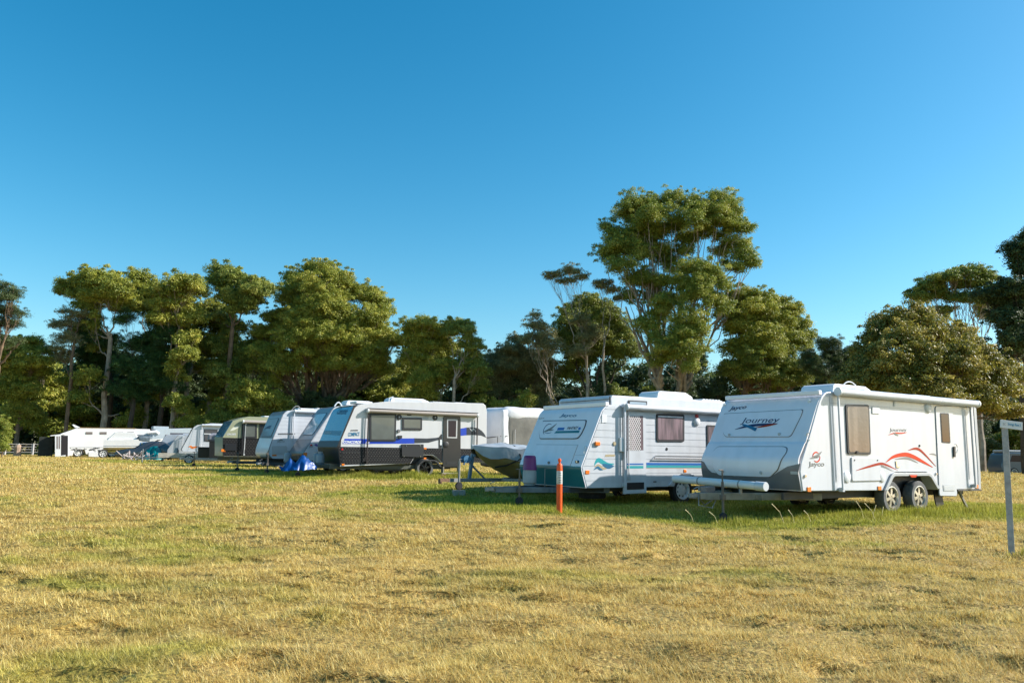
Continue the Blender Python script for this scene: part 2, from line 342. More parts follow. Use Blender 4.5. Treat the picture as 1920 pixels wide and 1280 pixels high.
def plate(name, m, fr, poly, t, off=0., r=0., bevel=0., parent=None):
    if isinstance(fr, Curve):
        if r: poly = rnd(poly, r)
        zs = sorted({min(p[1] for p in poly), max(p[1] for p in poly)} | {z for z in fr.zs if min(p[1] for p in poly) < z < max(p[1] for p in poly)})
        mb = MB()
        for z0, z1 in zip(zs[:-1], zs[1:]):
            P = clip(poly, z0, z1)
            if len(P) >= 3: mb.prism(P, fr, off, off+t)
        return mb.build(name, m, parent or fr.van.root)
    return _plate0(name, m, fr, poly, t, off, r, bevel, parent)
def dense(prof, r=.08):
    P = [np.array(p, float) for p in prof]; out = [P[0]]
    for i in range(1, len(P)-1):
        a, b = P[i-1]-P[i], P[i+1]-P[i]; la, lb = np.linalg.norm(a), np.linalg.norm(b); rr = min(r, la*.45, lb*.45); p0 = P[i]+a/la*rr; p1 = P[i]+b/lb*rr
        for t in (0, .25, .5, .75, 1): out.append(p0*(1-t)**2+P[i]*2*t*(1-t)+p1*t*t)
    return [tuple(p) for p in out+[P[-1]]]
def body(van, poly, W, m, bevel=.03, name='body'):
    return MB().prism(poly, van.side, 0, -W).build(name, m, van.root, bevel)
def frontpanel(van, prof, W, m, t=.02, edge=.03, name='front_panel', top=None):
    P = dense(prof); fr = Curve(van, P); mb = MB(); n = len(P)
    zt = top or P[-1][1]
    for i in range(n-1):
        if P[i+1][1] > zt: break
        mb.prism([(-W+edge, P[i][1]), (-edge, P[i][1]), (-edge, P[i+1][1]), (-W+edge, P[i+1][1])], fr, -.01, t)
    o = mb.build(name, m, van.root); return Curve(van, P, t), o
def marker(fr, c, p, m=None, w_=.09, h=.055, name='marker_light', parent=None):
    a, b = fr.px(c(*p)); return plate(name, m or orange, fr, rnd([(a-w_/2, b-h/2), (a+w_/2, b-h/2), (a+w_/2, b+h/2), (a-w_/2, b+h/2)], .012), .02, 0, 0, .004, parent)
def disc(name, m, fr, a, b, r, t, parent=None, off=0.):
    o = fr.pt(a, b, off); ax = fr.pt(a, b, off+1)-o
    return MB().lathe([(r, 0), (r, t*.6), (r*.85, t), (.001, t)], o, ax, 20, False).build(name, m, parent or fr.van.root, smooth=True)
def handle_ring(fr, a, b, r, m=None, name='grab_handle', t=.012, asp=1.3):
    L = [fr.pt(a+r*math.cos(x), b+r*asp*math.sin(x), .035 if abs(math.sin(x)) < .95 else .005) for x in np.linspace(-math.pi/2, math.pi/2, 9)]
    return MB().tube(L, t, 8).build(name, m or plastic, fr.van.root, smooth=True)
# curtains and blinds seen through the panes
blind = MM('beige blind behind glass', (.17, .13, .10), .6, coat=.6, fold=2.2, bump=.3, bscale=10)
curt = MM('mauve curtain behind glass', (.16, .10, .11), .5, coat=1., fold=11.)
shade = MM('grey green blind behind glass', (.11, .12, .105), .4, coat=1., var=.25, vscale=2.)
# ================================================================= large white tandem caravan (right)
c1 = crop(1280, 690, 3.0968); cA = crop(1320, 720, 5.12); cB = crop(1580, 720, 4.923)
J = Van('caravan', (6.093, 16.333, 0), 57, 'white twin axle caravan with orange swooshes and a white pipe across its drawbar', group='caravans parked in a row on the grass')
JW = 2.72; fs = J.side
jp = [(2.885, .517), (0, .544), (-.063, .947), (-.012, 1.142), (.277, 1.666), (.645, 2.393), (.76, 2.55), (.93, 2.655), (1.3, 2.69), (7.02, 2.655), (7.13, 2.58), (7.19, 1.5), (7.204, .49), (5.19, .50), (4.93, .86), (4.70, .93), (3.42, .93), (3.2, .87)]
body(J, jp, JW, white, .02)
MB().box(2.95, 5.15, .30, JW-.30, .52, .96).build('wheel_box', black, J.root)
prof = [(0, .544), (-.085, .93), (-.075, 1.2), (.155, 1.53), (.20, 1.56), (.645, 2.40), (.78, 2.55), (.95, 2.63)]
fj, fpan = frontpanel(J, prof, JW, frontw, .02, .02)
plate('front_skirt', greyp, fj, [(max(-JW+.02, a), b) for a, b in [(-JW+.02, 1.12), (-2.62, 1.09), (-2.5, .93), (-2.4, .86)]+PP(fj, c1, [(300, 628), (510, 632), (560, 600), (610, 570), (684, 553)])+[(-.025, .90), (-.025, .56), (-JW+.02, .56)]], .012)
hp = PP(fj, cA, [(195, 285), (950, 245), (935, 300), (845, 480), (820, 502), (215, 502), (190, 470)])
plate('upper_hatch', greyp, fj, [(a, b) for a, b in inset(rnd(hp, .04), -.012)], .008); up = plate('upper_hatch_lid', frontw, fj, rnd(hp, .05), .022)
hp2 = PP(fj, cA, [(140, 600), (770, 600), (800, 615), (790, 660), (710, 820), (640, 888), (560, 888), (150, 872), (100, 820), (85, 740), (95, 640)])
plate('lower_hatch', greyp, fj, inset(rnd(hp2, .05), -.012), .016); lo = plate('lower_hatch_lid', frontw, fj, rnd(hp2, .05), .028)
for p in ((250, 487), (730, 480)): disc('catch', lgrey, fj, *fj.px(cA(*p)), .035, .02, up, .022)
for p in ((190, 833), (555, 848)): disc('catch', lgrey, fj, *fj.px(cA(*p)), .035, .02, lo, .028)
for p in ((200, 200), (1015, 165)): disc('clearance_light', plastic, fj, *fj.px(cA(*p)), .04, .03, None, 0)
for p in ((870, 850),): 
    a, b = fj.px(cA(*p)); plate('reflector', lgrey, fj, rnd([(a-.09, b-.03), (a+.09, b-.03), (a+.09, b+.03), (a-.09, b+.03)], .01), .006, .012)
handle_ring(Frame(J, (fj.u(1.75), 0, 0), (0, -1, 0), (0, 0, 1), (-1, 0, 0)), fj.px(cA(1005, 500))[0], fj.px(cA(1005, 500))[1], -.06)
lettering('Jayco', navy, fj, fj.px(cA(235, 262)), fj.px(cA(400, 246)), .125, .25, .012, .006)
lettering('Journey', navy, fj, fj.px(cA(352, 390)), fj.px(cA(720, 384)), .165, .2, .0, .026)
swoosh('emblem', navy, fj, PP(fj, cA, [(305, 434), (430, 402), (560, 388), (715, 378)]), .06, .027)
swoosh('emblem', redS, fj, PP(fj, cA, [(500, 418), (590, 402), (640, 392), (710, 381)]), .045, .029)
swoosh('emblem', bluel, fj, PP(fj, cA, [(378, 388), (440, 408), (510, 437)]), .075, .031, wf=lambda s: .5+.5*s)
# side
swoosh('swoosh', redS, fs, PP(fs, cB, [(112, 795), (220, 762), (335, 733), (400, 748), (495, 794)]), .055, .034)
swoosh('swoosh', redO, fs, PP(fs, cB, [(398, 720), (470, 668), (575, 648), (650, 668), (740, 715), (830, 765)]), .10)
swoosh('swoosh', redS, fs, PP(fs, cB, [(603, 610), (660, 594), (705, 602), (760, 650), (858, 756)]), .062)
swoosh('swoosh', greyS, fs, PP(fs, cB, [(480, 692), (570, 682), (620, 690), (695, 726)]), .05)
swoosh('swoosh', greyS, fs, PP(fs, cB, [(798, 643), (840, 645), (868, 660)]), .035)
lettering('Journey', greyS, fs, fs.px(cB(432, 447)), fs.px(cB(592, 446)), .11, .15, -.003)
swoosh('emblem', redO, fs, PP(fs, cB, [(420, 468), (480, 450), (540, 452), (592, 444)]), .03, .006)
swoosh('emblem', greyS, fs, PP(fs, cB, [(465, 448), (490, 460), (515, 475)]), .035, .008)
lettering('Jayco', greyS, fs, fs.px(cA(1002, 802)), fs.px(cA(1155, 800)), .13, .05, .015)
ea, eb = fs.px(cA(1078, 698))
swoosh('emblem', redO, fs, [(ea+.12*math.cos(t), eb+.10*math.sin(t)) for t in np.linspace(.8, 3.4, 8)], .03)
swoosh('emblem', redO, fs, [(ea+.12*math.cos(t), eb+.10*math.sin(t)) for t in np.linspace(3.9, 6.6, 8)], .03)
swoosh('emblem', greyS, fs, PP(fs, cA, [(1015, 712), (1060, 700), (1095, 680), (1130, 645)]), .06)
swoosh('emblem', greyS, fs, PP(fs, cA, [(1045, 690), (1080, 700), (1110, 690)]), .04)
wpoly = rnd(PP(fs, cB, [(18, 188), (235, 190), (252, 650), (38, 645)]), .07)
window(fs, wpoly, black, blind, .05, .0, .03)
a0 = fs.px(cB(118, 628)); plate('window_latch', black, fs, [(a0[0]-.05, a0[1]-.02), (a0[0]+.05, a0[1]-.02), (a0[0]+.02, a0[1]+.03), (a0[0]-.02, a0[1]+.03)], .03, .03)
dp = rnd(PP(fs, cB, [(850, 205), (1005, 205), (1050, 1030), (888, 1028)]), .06)
plate('door_seal', greyS, fs, inset(dp, -.012), .006); dr = plate('door', white, fs, dp, .022, 0, 0, .006)
plate('window', black, fs, rnd(PP(fs, cB, [(888, 264), (970, 268), (986, 546), (904, 540)]), .04), .006, .022, parent=dr)
plate('pane', glassd, fs, rnd(PP(fs, cB, [(896, 274), (963, 278), (978, 535), (911, 530)]), .03), .004, .028, parent=dr)
vp = rnd(PP(fs, cB, [(915, 928), (1022, 928), (1025, 985), (920, 985)]), .02); plate('vent', lgrey, fs, vp, .008, .022, parent=dr)
mb = MB(); (va, vb), (vc, vd) = fs.px(cB(925, 980)), fs.px(cB(1018, 932))
for i in range(6): zz = vb+(vd-vb)*(i+.5)/6; mb.prism([(va, zz-.008), (vc, zz-.008), (vc, zz+.006), (va, zz+.006)], fs, .03, .036)
mb.build('vent_slats', plastic, dr)
plate('handle', black, fs, rnd(PP(fs, cB, [(1006, 575), (1022, 575), (1024, 672), (1010, 670)]), .01), .035, .02, parent=dr)
a, b = fs.px(cB(1030, 592)); handle_ring(fs, a, b, .085)
bx = rnd(PP(fs, cB, [(72, 672), (340, 680), (345, 888), (80, 895)]), .04); plate('boot_lid', white, fs, bx, .03, 0, 0, .01)
for p in ((98, 700), (310, 701)): disc('catch', greyp, fs, *fs.px(cB(*p)), .018, .012, None, .03)
for p in ((38, 855), (362, 853)): disc('vent_cover', plastic, fs, *fs.px(cB(*p)), .125, .03)
q = rnd(PP(fs, cB, [(268, 208), (336, 212), (336, 272), (268, 270)]), .015); ln = plate('inlet_cover', plastic, fs, q, .02, 0, 0, .004)
plate('vent', plastic, fs, rnd(PP(fs, cB, [(470, 160), (496, 160), (496, 205), (470, 205)]), .01), .02)
a, b = fs.px(cB(785, 216)); MB().lathe([(.001, .05), (.10, .045), (.13, .02), (.14, 0)], fs.pt(a, b), (0, -1, 0), 20, False).build('porch_light', plastic, J.root, smooth=True)
plate('drain_fitting', chrome, fs, rnd(PP(fs, cB, [(484, 708), (494, 708), (500, 755), (522, 758), (520, 772), (492, 770)]), .01), .015)
disc('key_lock', black, fs, *fs.px(cB(708, 568)), .03, .015); disc('key_lock', chrome, fs, *fs.px(cB(860, 826)), .03, .03); disc('key_lock', chrome, fs, *fs.px(cA(967, 880)), .035, .03)
for p in ((337, 958), (1235, 943)): marker(fs, cB, p, w_=.13, h=.09)
marker(fs, cA, (1005, 1008), w_=.12, h=.1)
# wheel arch surround
ar = PP(fs, cB, [(372, 978), (440, 828), (470, 815), (780, 815), (808, 835), (885, 962), (862, 966), (800, 860), (780, 845), (470, 848), (455, 858), (398, 978)])
plate('wheel_arch', lgrey, fs, ar, .05, 0, 0, .01)
plate('arch_reflector', redO, fs, PP(fs, cB, [(595, 836), (665, 836), (652, 858), (610, 858)]), .015, .05)
for u in (3.27, 4.42): wheel(J, u, .355, .37, .02, .24, alloy, 'spoke', tm=rubberd)
for u in (3.26, 4.36): wheel(J, u, .355, .365, JW-.3, .22, alloy, 'spoke')
mb = MB(); beam(mb, (-.2, .36, .43), (7.0, .36, .43), .06, .15); beam(mb, (-.2, JW-.36, .43), (7.0, JW-.36, .43), .06, .15)
for u in (.3, 2.5, 5.2, 6.9): beam(mb, (u, .36, .43), (u, JW-.36, .43), .05, .1)
beam(mb, (3.26, .2, .36), (3.26, JW-.2, .36), .07, .07); beam(mb, (4.36, .2, .36), (4.36, JW-.2, .36), .07, .07); mb.build('chassis', chasd, J.root)
MB().box(1.2, 2.4, .8, 2.0, .28, .46).build('water_tank', black, J.root, .03)
mb = MB(); beam(mb, (5.35, .12, .52), (5.45, .12, .10), .03, .34); mb.build('mud_flap', black, J.root)
mb = MB(); beam(mb, (6.45, .16, .46), (6.72, .12, .03), .05, .05); mb.box(6.40, 6.56, .1, .22, .42, .50); mb.build('support_leg', chas, J.root)
MB().box(6.1, 7.26, -.012, .06, .455, .485).build('bumper', black, J.root, .005)
plate('rear_corner_trim', lgrey, fs, PP(fs, cB, [(1205, 212), (1228, 222), (1270, 850), (1272, 965), (1250, 965), (1247, 800)]), .012)
drawbar(J, JW, 1.8, .40, chas, .15, .28, jock=(-1.32, .98), jz=-.12, jlen=.95)
mb = MB(); mb.tube([(-.92, .22, .64), (-.92, 2.78, .70)], .085, 20); pt_ = mb.build('storage_pipe', plastic, J.root, smooth=True)
MB().lathe([(.001, -.02), (.088, -.02), (.095, -.01), (.095, .22), (.086, .23)], (-.92, .21, .64), (0, 1, .02), 24).build('pipe_cap', white, pt_, smooth=True)
for v in (.85, 2.0):
    mb = MB(); mb.lathe([(.086, -.015), (.092, -.015), (.092, .015), (.086, .015)], (-.92, v, .64+.06*(v-.22)/2.56), (0, 1, .02), 20); mb.box(-.95, -.89, v-.02, v+.02, .46, .58); mb.build('pipe_bracket', galv, pt_)
for u in (1.02, 5.72): plate('panel_joint', lgrey, fs, [(u, .56), (u+.012, .56), (u+.012, 2.60), (u, 2.60)], .004)
plate('panel_joint', lgrey, fs, [(1.03, 2.42), (5.2, 2.42), (5.2, 2.43), (1.03, 2.43)], .003)
mb = MB(); mb.tube([(-1.7, 1.3, .42), (-1.75, 1.25, .22), (-1.4, 1.2, .16), (-1.2, 1.25, .36)], .012, 6); mb.tube([(-1.65, 1.4, .42), (-1.3, 1.5, .20), (-.8, 1.6, .36)], .015, 6); mb.build('safety_chain', galv, J.root)
MB().box(-1.50, -1.2, 1.28, 1.44, .46, .60).build('brake_controller', greyp, J.root, .02)
# roof gear
rim = MB().box(.62, .74, -.03, JW-.14, 2.58, 2.68).build('front_gutter', frontw, J.root, .02)
awning(J, 1.17, 7.06, 2.67, .085, -.13, white)
awning_arm(J, 1.20, .56, 2.66, du=.03); awning_arm(J, 6.78, .58, 2.62, lgrey, du=.0)
aircon(J, 1.5, 3.1, .25, 1.1, 2.68, .22); hatch(J, 4.9, 5.7, .3, .9, 2.66, .17)
hp_ = [(1.95+.75*t, .35, 2.72+.27*math.sin(math.pi*t)**.6) for t in np.linspace(0, 1, 14)]; MB().tube(hp_, .014, 6).build('roof_hoop', plastic, J.root, smooth=True)
# ================================================================= older white and teal pop top caravan (middle)
c2 = crop(900, 720, 3.84); cC = crop(960, 740, 5.564); cD = crop(1140, 730, 5.564)
K = Van('caravan', (1.783, 18.597, 0), 57, 'older white caravan with teal lower front, blue and turquoise stripes, mesh door', group='caravans parked in a row on the grass')
KW = 2.62; fs = K.side
kp = [(2.90, .444), (.035, .434), (-.121, .915), (.526, 2.292), (.66, 2.41), (.86, 2.44), (5.25, 2.44), (5.3, 2.3), (5.3, .5), (3.83, .48), (3.66, .68), (3.5, .76), (3.15, .76), (3.02, .66)]
body(K, kp, KW, offwhite, .015)
cladding(fs, [(p[0]+(.03 if p[0] < .7 else 0), min(p[1], 2.40)) for p in kp], offwhite, .172, .011, .008)
MB().box(2.95, 3.8, .28, KW-.28, .44, .80).build('wheel_box', black, K.root)
fk, fp2 = frontpanel(K, [(.035, .434), (-.121, .915), (.526, 2.292), (.66, 2.41), (.80, 2.445)], KW, frontw, .012, .0)
plate('front_skirt', teal, fk, PP(fk, c2, [(290, 577), (500, 584), (724, 591)])+[(-.003, .905), (-.003, .45), (-KW+.003, .45), (-KW+.003, .93)], .008)
hp = PP(fk, cC, [(330, 275), (775, 268), (765, 320), (725, 405), (690, 448), (650, 452), (300, 452), (290, 380)])
plate('upper_hatch', black, fk, inset(rnd(hp, .04), -.02), .012); hu = plate('upper_hatch_lid', frontw, fk, rnd(hp, .05), .026)
hq = PP(fk, cC, [(255, 518), (688, 522), (610, 738), (235, 728)]); plate('lower_hatch', lgrey, fk, inset(hq, -.01), .005); hl = plate('lower_hatch_lid', frontw, fk, inset(hq, .004), .014)
disc('catch', greyp, fk, *fk.px(cC(392, 706)), .035, .03, hl, .014)
lettering('Jayco', bluel, fk, fk.px(cC(492, 238)), fk.px(cC(665, 240)), .105, .25, .018, .004)
lettering('SCATA', greyS, fk, fk.px(cC(280, 254)), fk.px(cC(335, 250)), .035, .1, 0, .004)
plate('stripe', blueS, fk, PP(fk, cC, [(488, 342), (560, 340), (548, 368), (478, 370)]), .003, .026); plate('stripe', blueS, fk, PP(fk, cC, [(706, 338), (728, 337), (722, 362), (698, 363)]), .003, .026)
plate('stripe', teal, fk, PP(fk, cC, [(472, 377), (718, 370), (706, 396), (448, 400)]), .003, .026)
lettering('FANTASY', black, fk, fk.px(cC(580, 362)), fk.px(cC(694, 359)), .075, .2, .02, .028)
ex, ey = fk.px(cC(385, 358))
swoosh('emblem', navy, fk, [(ex+.17*math.cos(t)-.02, ey+.14*math.sin(t)) for t in np.linspace(.9, 4.4, 10)], .025, .027)
swoosh('emblem', greyS, fk, PP(fk, cC, [(330, 388), (380, 370), (430, 340), (478, 298)]), .07, .028); swoosh('emblem', greyS, fk, PP(fk, cC, [(370, 365), (410, 368), (445, 362)]), .04, .028)
swoosh('emblem', bluel, fk, PP(fk, cC, [(345, 395), (390, 400), (425, 388)]), .02, .028)
plate('reflector', black, fk, rnd(PP(fk, cC, [(664, 684), (700, 682), (700, 708), (664, 710)]), .02), .02); disc('lamp', chrome, fk, *fk.px(cC(682, 696)), .03, .01, None, .02)
plate('seam', lgrey, fk, PP(fk, cC, [(655, 626), (756, 626), (755, 629), (654, 629)]), .004); plate('seam', lgrey, fk, PP(fk, cC, [(140, 608), (225, 614), (224, 617), (139, 611)]), .004)
plate('grab_handle', plastic, fk, PP(fk, cC, [(772, 530), (782, 535), (765, 605), (755, 598)]), .05)
MB().box(.62, .74, -.01, KW, 2.40, 2.50).build('front_gutter', frontw, K.root, .015)
# stripes
for y0, y1, m in ((762, 787, blueS), (790, 815, tealS)):
    A, B = fs.px(cD(397, y0)), fs.px(cD(397, y1)); plate('stripe', m, fs, [(A[0], B[1]), (5.25, B[1]), (5.25, A[1]), (A[0], A[1])], .003, .009)
A, B = fs.px(cD(397, 815)), fs.px(cD(397, 820)); plate('stripe', MM('tan stripe', (.42, .34, .2), .5), fs, [(A[0], B[1]), (5.25, B[1]), (5.25, A[1]), (A[0], A[1])], .003, .009)
swoosh('emblem', tealS, fs, PP(fs, cC, [(855, 735), (880, 692), (905, 680), (950, 705), (1000, 725), (1065, 718)]), .11, .009)
swoosh('emblem', bluel, fs, PP(fs, cC, [(940, 722), (1000, 745), (1060, 742)]), .11, .011); swoosh('emblem', MM('tan stripe'), fs, PP(fs, cC, [(860, 750), (900, 735), (940, 765), (985, 768)]), .07, .010)
swoosh('emblem', bluel, fs, PP(fs, cC, [(850, 780), (890, 755), (915, 772), (945, 782)]), .06, .012)
plate('panel_sticker', MM('tan stripe'), fs, PP(fs, cC, [(975, 622), (1072, 620), (1068, 642), (965, 645)]), .003, .009)
marker(fs, cC, (783, 806), w_=.12, h=.09); marker(fs, cD, (800, 848), w_=.10, h=.08)
o = MB().box(0, .15, -.05, 0, -.05, .05).build('side_lamp', orange, K.root, .02); a, b = fs.px(cC(883, 508)); o.location = (a-.08, -.01, b)
disc('marker_lamp', MM('tan stripe'), fs, *fs.px(cC(1065, 508)), .05, .03)
wp = rnd(PP(fs, cD, [(497, 252), (790, 258), (790, 545), (500, 545)]), .06); window(fs, wp, black, curt, .055, 0, .03)
wr = MB(); (x0_, z0_), (x1_, z1_) = min(wp), max(wp); wr.prism([(x0_+.06, max(p[1] for p in wp)-.10), (x1_-.06, max(p[1] for p in wp)-.10), (x1_-.06, max(p[1] for p in wp)-.07), (x0_+.06, max(p[1] for p in wp)-.07)], fs, .03, .036); wr.build('blind_rail', plastic, K.root)
wp = rnd([(fs.px(cD(1022, 368))[0], 1.35), (5.0, 1.35), (5.0, fs.px(cD(1022, 368))[1]), (fs.px(cD(1022, 368))[0], fs.px(cD(1022, 368))[1])], .05); window(fs, wp, black, curt, .05, 0, .03)
dpo = PP(fs, cD, [(152, 240), (385, 232), (395, 1075), (158, 1085)]); 
plate('door_frame', lgrey, fs, inset(dpo, -.012), .010); dr = plate('door', offwhite, fs, dpo, .024, 0, 0, .004)
mp = PP(fs, cD, [(180, 275), (358, 275), (362, 632), (183, 635)]); plate('window', curt, fs, mp, .004, .022, parent=dr)
mb = MB(); (ma, mb0), (mc, md) = (min(p[0] for p in mp), min(p[1] for p in mp)), (max(p[0] for p in mp), max(p[1] for p in mp)); s_ = .062; wdt = (mc-ma)*.84
def dline(x0, z0, x1, z1): mb.prism([(x0-.007, z0), (x0+.007, z0), (x1+.007, z1), (x1-.007, z1)], fs, .027, .030)
k = -20
for sg in (1, -1):
    for i in range(-25, 40):
        # line x = xs + sg*.6*(z-mb0)
        xs = ma+i*s_; z_a, z_b = mb0, md; xa, xb = xs, xs+sg*.6*(md-mb0)
        lo_, hi_ = ma, ma+wdt
        def at_x(x): return mb0+(x-xs)/(sg*.6)
        zz = sorted([at_x(lo_), at_x(hi_)]); za, zb = max(zz[0], mb0), min(zz[1], md)
        if zb-za > .02: dline(xs+sg*.6*(za-mb0), za, xs+sg*.6*(zb-mb0), zb)
mb.build('security_mesh', MM('pale mesh', (.75, .72, .70), .5), dr)
for y0, y1, m in ((770, 785, blueS), (795, 822, tealS)): plate('stripe', m, fs, PP(fs, cD, [(190, y0), (362, y0-1), (362, y1-1), (190, y1)]), .003, .024, parent=dr)
plate('vent', black, fs, PP(fs, cD, [(190, 970), (368, 965), (368, 1038), (190, 1045)]), .006, .024, parent=dr)
plate('handle', black, fs, rnd(PP(fs, cD, [(162, 615), (178, 615), (178, 710), (164, 712)]), .01), .04, .02, parent=dr)
a, b = fs.px(cD(920, 335)); MB().lathe([(.001, .06), (.08, .055), (.11, .03), (.12, 0)], fs.pt(a, b, .01), (0, -1, 0), 18, False).build('porch_light', plastic, K.root, smooth=True)
a, b = fs.px(cD(920, 282)); MB().box(a-.05, a+.05, -.05, 0, b-.06, b+.06).build('alarm_lamp', redl, K.root, .02)
disc('key_lock', black, fs, *fs.px(cD(610, 620)), .04, .02); plate('latch', black, fs, PP(fs, cD, [(470, 955), (500, 955), (500, 965), (470, 965)]), .02)
(ua, za), (ub, zb) = fs.px(cD(465, 718)), fs.px(cD(490, 690)); MB().tube([(ua, -.06, za), (4.9, -.06, za)], .014, 6).tube([(ub, -.03, zb), (ua, -.06, za)], .01, 6).tube([(ub, -.02, zb), (4.9, -.02, zb)], .006, 5).build('picnic_table_rail', greyp, K.root)
plate('vent_cover', plastic, fs, rnd(PP(fs, cC, [(935, 210), (985, 205), (985, 285), (932, 292)]), .02), .02)
ar = PP(fs, cD, [(620, 1000), (700, 905), (740, 885), (880, 885), (910, 915), (905, 930), (870, 905), (740, 905), (700, 945), (655, 1000)]); plate('wheel_arch', offwhite, fs, ar, .045, 0, 0, .01)
wheel(K, 3.29, .34, .345, .06, .2, steelw, 'steel'); wheel(K, 3.29, .34, .345, KW-.26, .2, steelw, 'steel')
mb = MB(); beam(mb, (-.2, .35, .38), (5.2, .35, .38), .05, .11); beam(mb, (-.2, KW-.35, .38), (5.2, KW-.35, .38), .05, .11); beam(mb, (3.29, .1, .33), (3.29, KW-.1, .33), .06, .06); mb.build('chassis', chasd, K.root)
MB().lathe([(.05, 0), (.33, 0), (.35, .05), (.33, .2), (.05, .2)], (.95, KW/2-.4, .14), (0, 0, 1), 24).build('spare_wheel', rubber, K.root, smooth=True)
drawbar(K, KW, 1.85, .36, MM('bluish grey steel', (.17, .20, .22), .6, metal=.2, var=.3), .13, .3, jock=(-1.2, 1.0), jlen=.85)
gas_bottle(K, -.62, 1.42, .45, MM('bottle grey', (.42, .43, .43), .5, var=.2), .17, .48)
mb = MB(); x0_, v0_, v1_ = -.35, .55, 1.15
mb.tube([(x0_, v1_, .42), (x0_, v1_, .86), (x0_, v0_, .90), (x0_, v0_, .44)], .012, 6).build('step_frame', galv, K.root)
bkt = MB().lathe([(.001, .36), (.12, .355), (.145, .33), (.155, .28), (.175, .02), (.18, 0), (.17, 0), (.15, .27)], (0, 0, 0), (0, 0, 1), 28, False).build('bucket', MM('magenta plastic', (.20, .012, .14), .4, coat=.2, var=.15), None, smooth=True)
pw = K.o+K.X*-.62+K.Y*1.42+K.Z*.82; bkt.location = pw; tag(bkt, 'purple plastic tub turned upside down over the gas bottle of the teal fronted caravan', 'bucket')
# roof: raised pop top section
rp = [(.92, 2.44), (.90, 2.63), (.96, 2.69), (5.2, 2.72), (5.22, 2.44)]
pt_ = MB().prism(rp, K.sideframe(.13), 0, -(KW-.45)).build('pop_top_roof', offwhite, K.root, .03, seg=3)
plate('roof_window', black, K.sideframe(.13), rnd(PP(K.sideframe(.13), cD, [(207, 112), (403, 122), (403, 166), (208, 160)]), .02), .02, parent=pt_)
plate('pane', MM('pale glass', (.35, .42, .47), .1, coat=1.), K.sideframe(.13), rnd(PP(K.sideframe(.13), cD, [(222, 126), (392, 135), (392, 157), (222, 150)]), .01), .004, .02, parent=pt_)
mb = MB(); mb.box(.885, .90, .15, KW-.4, 2.585, 2.60); mb.box(.885, .90, .14, .165, 2.45, 2.66); mb.build('roof_seal', black, pt_)
aircon(K, 2.9, 4.3, .6, 1.35, 2.70, .24)
mb = MB()
for i in range(6): mb.box(4.35+i*.12, 4.42+i*.12, .3, 1.8, 2.74, 2.775)
mb.box(4.3, 5.1, .3, .35, 2.72, 2.75).build('roof_rack', plastic, K.root)
awning(K, 1.22, 5.2, 2.40, .075, -.12, offwhite); awning_arm(K, 1.16, .50, 2.44, w_=.055); awning_arm(K, 1.33, .66, 2.36, lgrey, .03, -.05, name='awning_brace')
a, b = fs.px(cC(1130, 520)); MB().box(a-.07, a+.07, -.08, -.009, b-.17, b+.17).build('power_inlet', plastic, K.root, .02)
# ================================================================= grey and black off road caravan
c3 = crop(560, 720, 4.8); c8 = crop(660, 730, 7.111); c5 = crop(500, 740, 8)
N = Van('caravan', (-6.545, 30.036, .15), 58, 'silver and black caravan with blue stripe, checker plate lower walls and black door', group='caravans parked in a row on the grass')
NW = 2.4; fs = N.side
n_p = [(.02, .43), (.038, .53), (-.097, 1.19), (.45, 2.62), (.55, 2.75), (.763, 2.853), (1.882, 3.015), (6.30, 3.14), (6.43, 3.05), (6.50, 2.8), (6.52, .62), (4.38, .60), (4.15, .80), (3.95, .90), (3.35, .90), (3.15, .82), (2.98, .56)]
body(N, n_p, NW, cream, .02); MB().box(3.0, 4.35, .28, NW-.28, .55, .95).build('wheel_box', black, N.root)
bfr = MM('blue grey front', (.05, .12, .20), .22, coat=.9, var=.2)
fn, _ = frontpanel(N, [(-.097, 1.19), (.45, 2.62), (.55, 2.75), (.763, 2.853)], NW, bfr, .02, .0)
blk = MM('black lower front', (.02, .02, .022), .3, coat=.5)
fl_, _ = frontpanel(N, [(.02, .43), (.038, .53), (-.097, 1.19)], NW, blk, .012, .0, 'lower_front_panel')
MB().prism([(-.13, 1.17), (.02, 1.17), (.03, 1.42), (-.045, 1.42)], N.sideframe(-.004), 0, -NW-.008).build('front_ledge', black, N.root)
plate('front_band', MM('dark band', (.01, .02, .05), .3, coat=.5), fn, PP(fn, c5, [(862, 530), (1130, 540), (1095, 608), (845, 590)]), .004)
lettering('Concorde', navy, fn, fn.px(c5(1045, 290)), fn.px(c5(1190, 292)), .27, .1, .0, .004)
lettering('2000', lgrey, fn, fn.px(c5(858, 580)), fn.px(c5(950, 590)), .09, .2, 0, .006)
trim = PP(fs, c3, [(497, 185), (530, 190), (503, 215), (358, 560), (350, 558), (352, 545)]); plate('edge_trim', black, fs, trim, .008)
# stripe
bl = PP(fs, c8, [(-145, 652), (-260, 0)]); 
plate('stripe', blueC, fs, PP(fs, c3, [(415, 490), (600, 492), (870, 488), (1042, 486), (1042, 533), (870, 535), (600, 537), (392, 536)]), .004)
plate('stripe', MM('dark stripe', (.025, .03, .04), .4), fs, PP(fs, c8, [(830, 648), (1000, 652), (1120, 642), (1172, 634), (1172, 668), (1120, 680), (1020, 708), (830, 716)]), .0045)
plate('stripe', blueC, fs, PP(fs, c8, [(1395, 542), (1450, 520), (1530, 505), (1530, 608), (1450, 616), (1395, 630)]), .004)
plate('stripe', MM('dark stripe'), fs, PP(fs, c8, [(1525, 506), (1600, 500), (1680, 515), (1730, 550), (1765, 590), (1790, 640), (1720, 612), (1640, 606), (1525, 608)]), .0045)
swoosh('emblem', lgrey, fs, PP(fs, c8, [(1560, 505), (1600, 550), (1615, 520), (1650, 560)]), .06, .006)
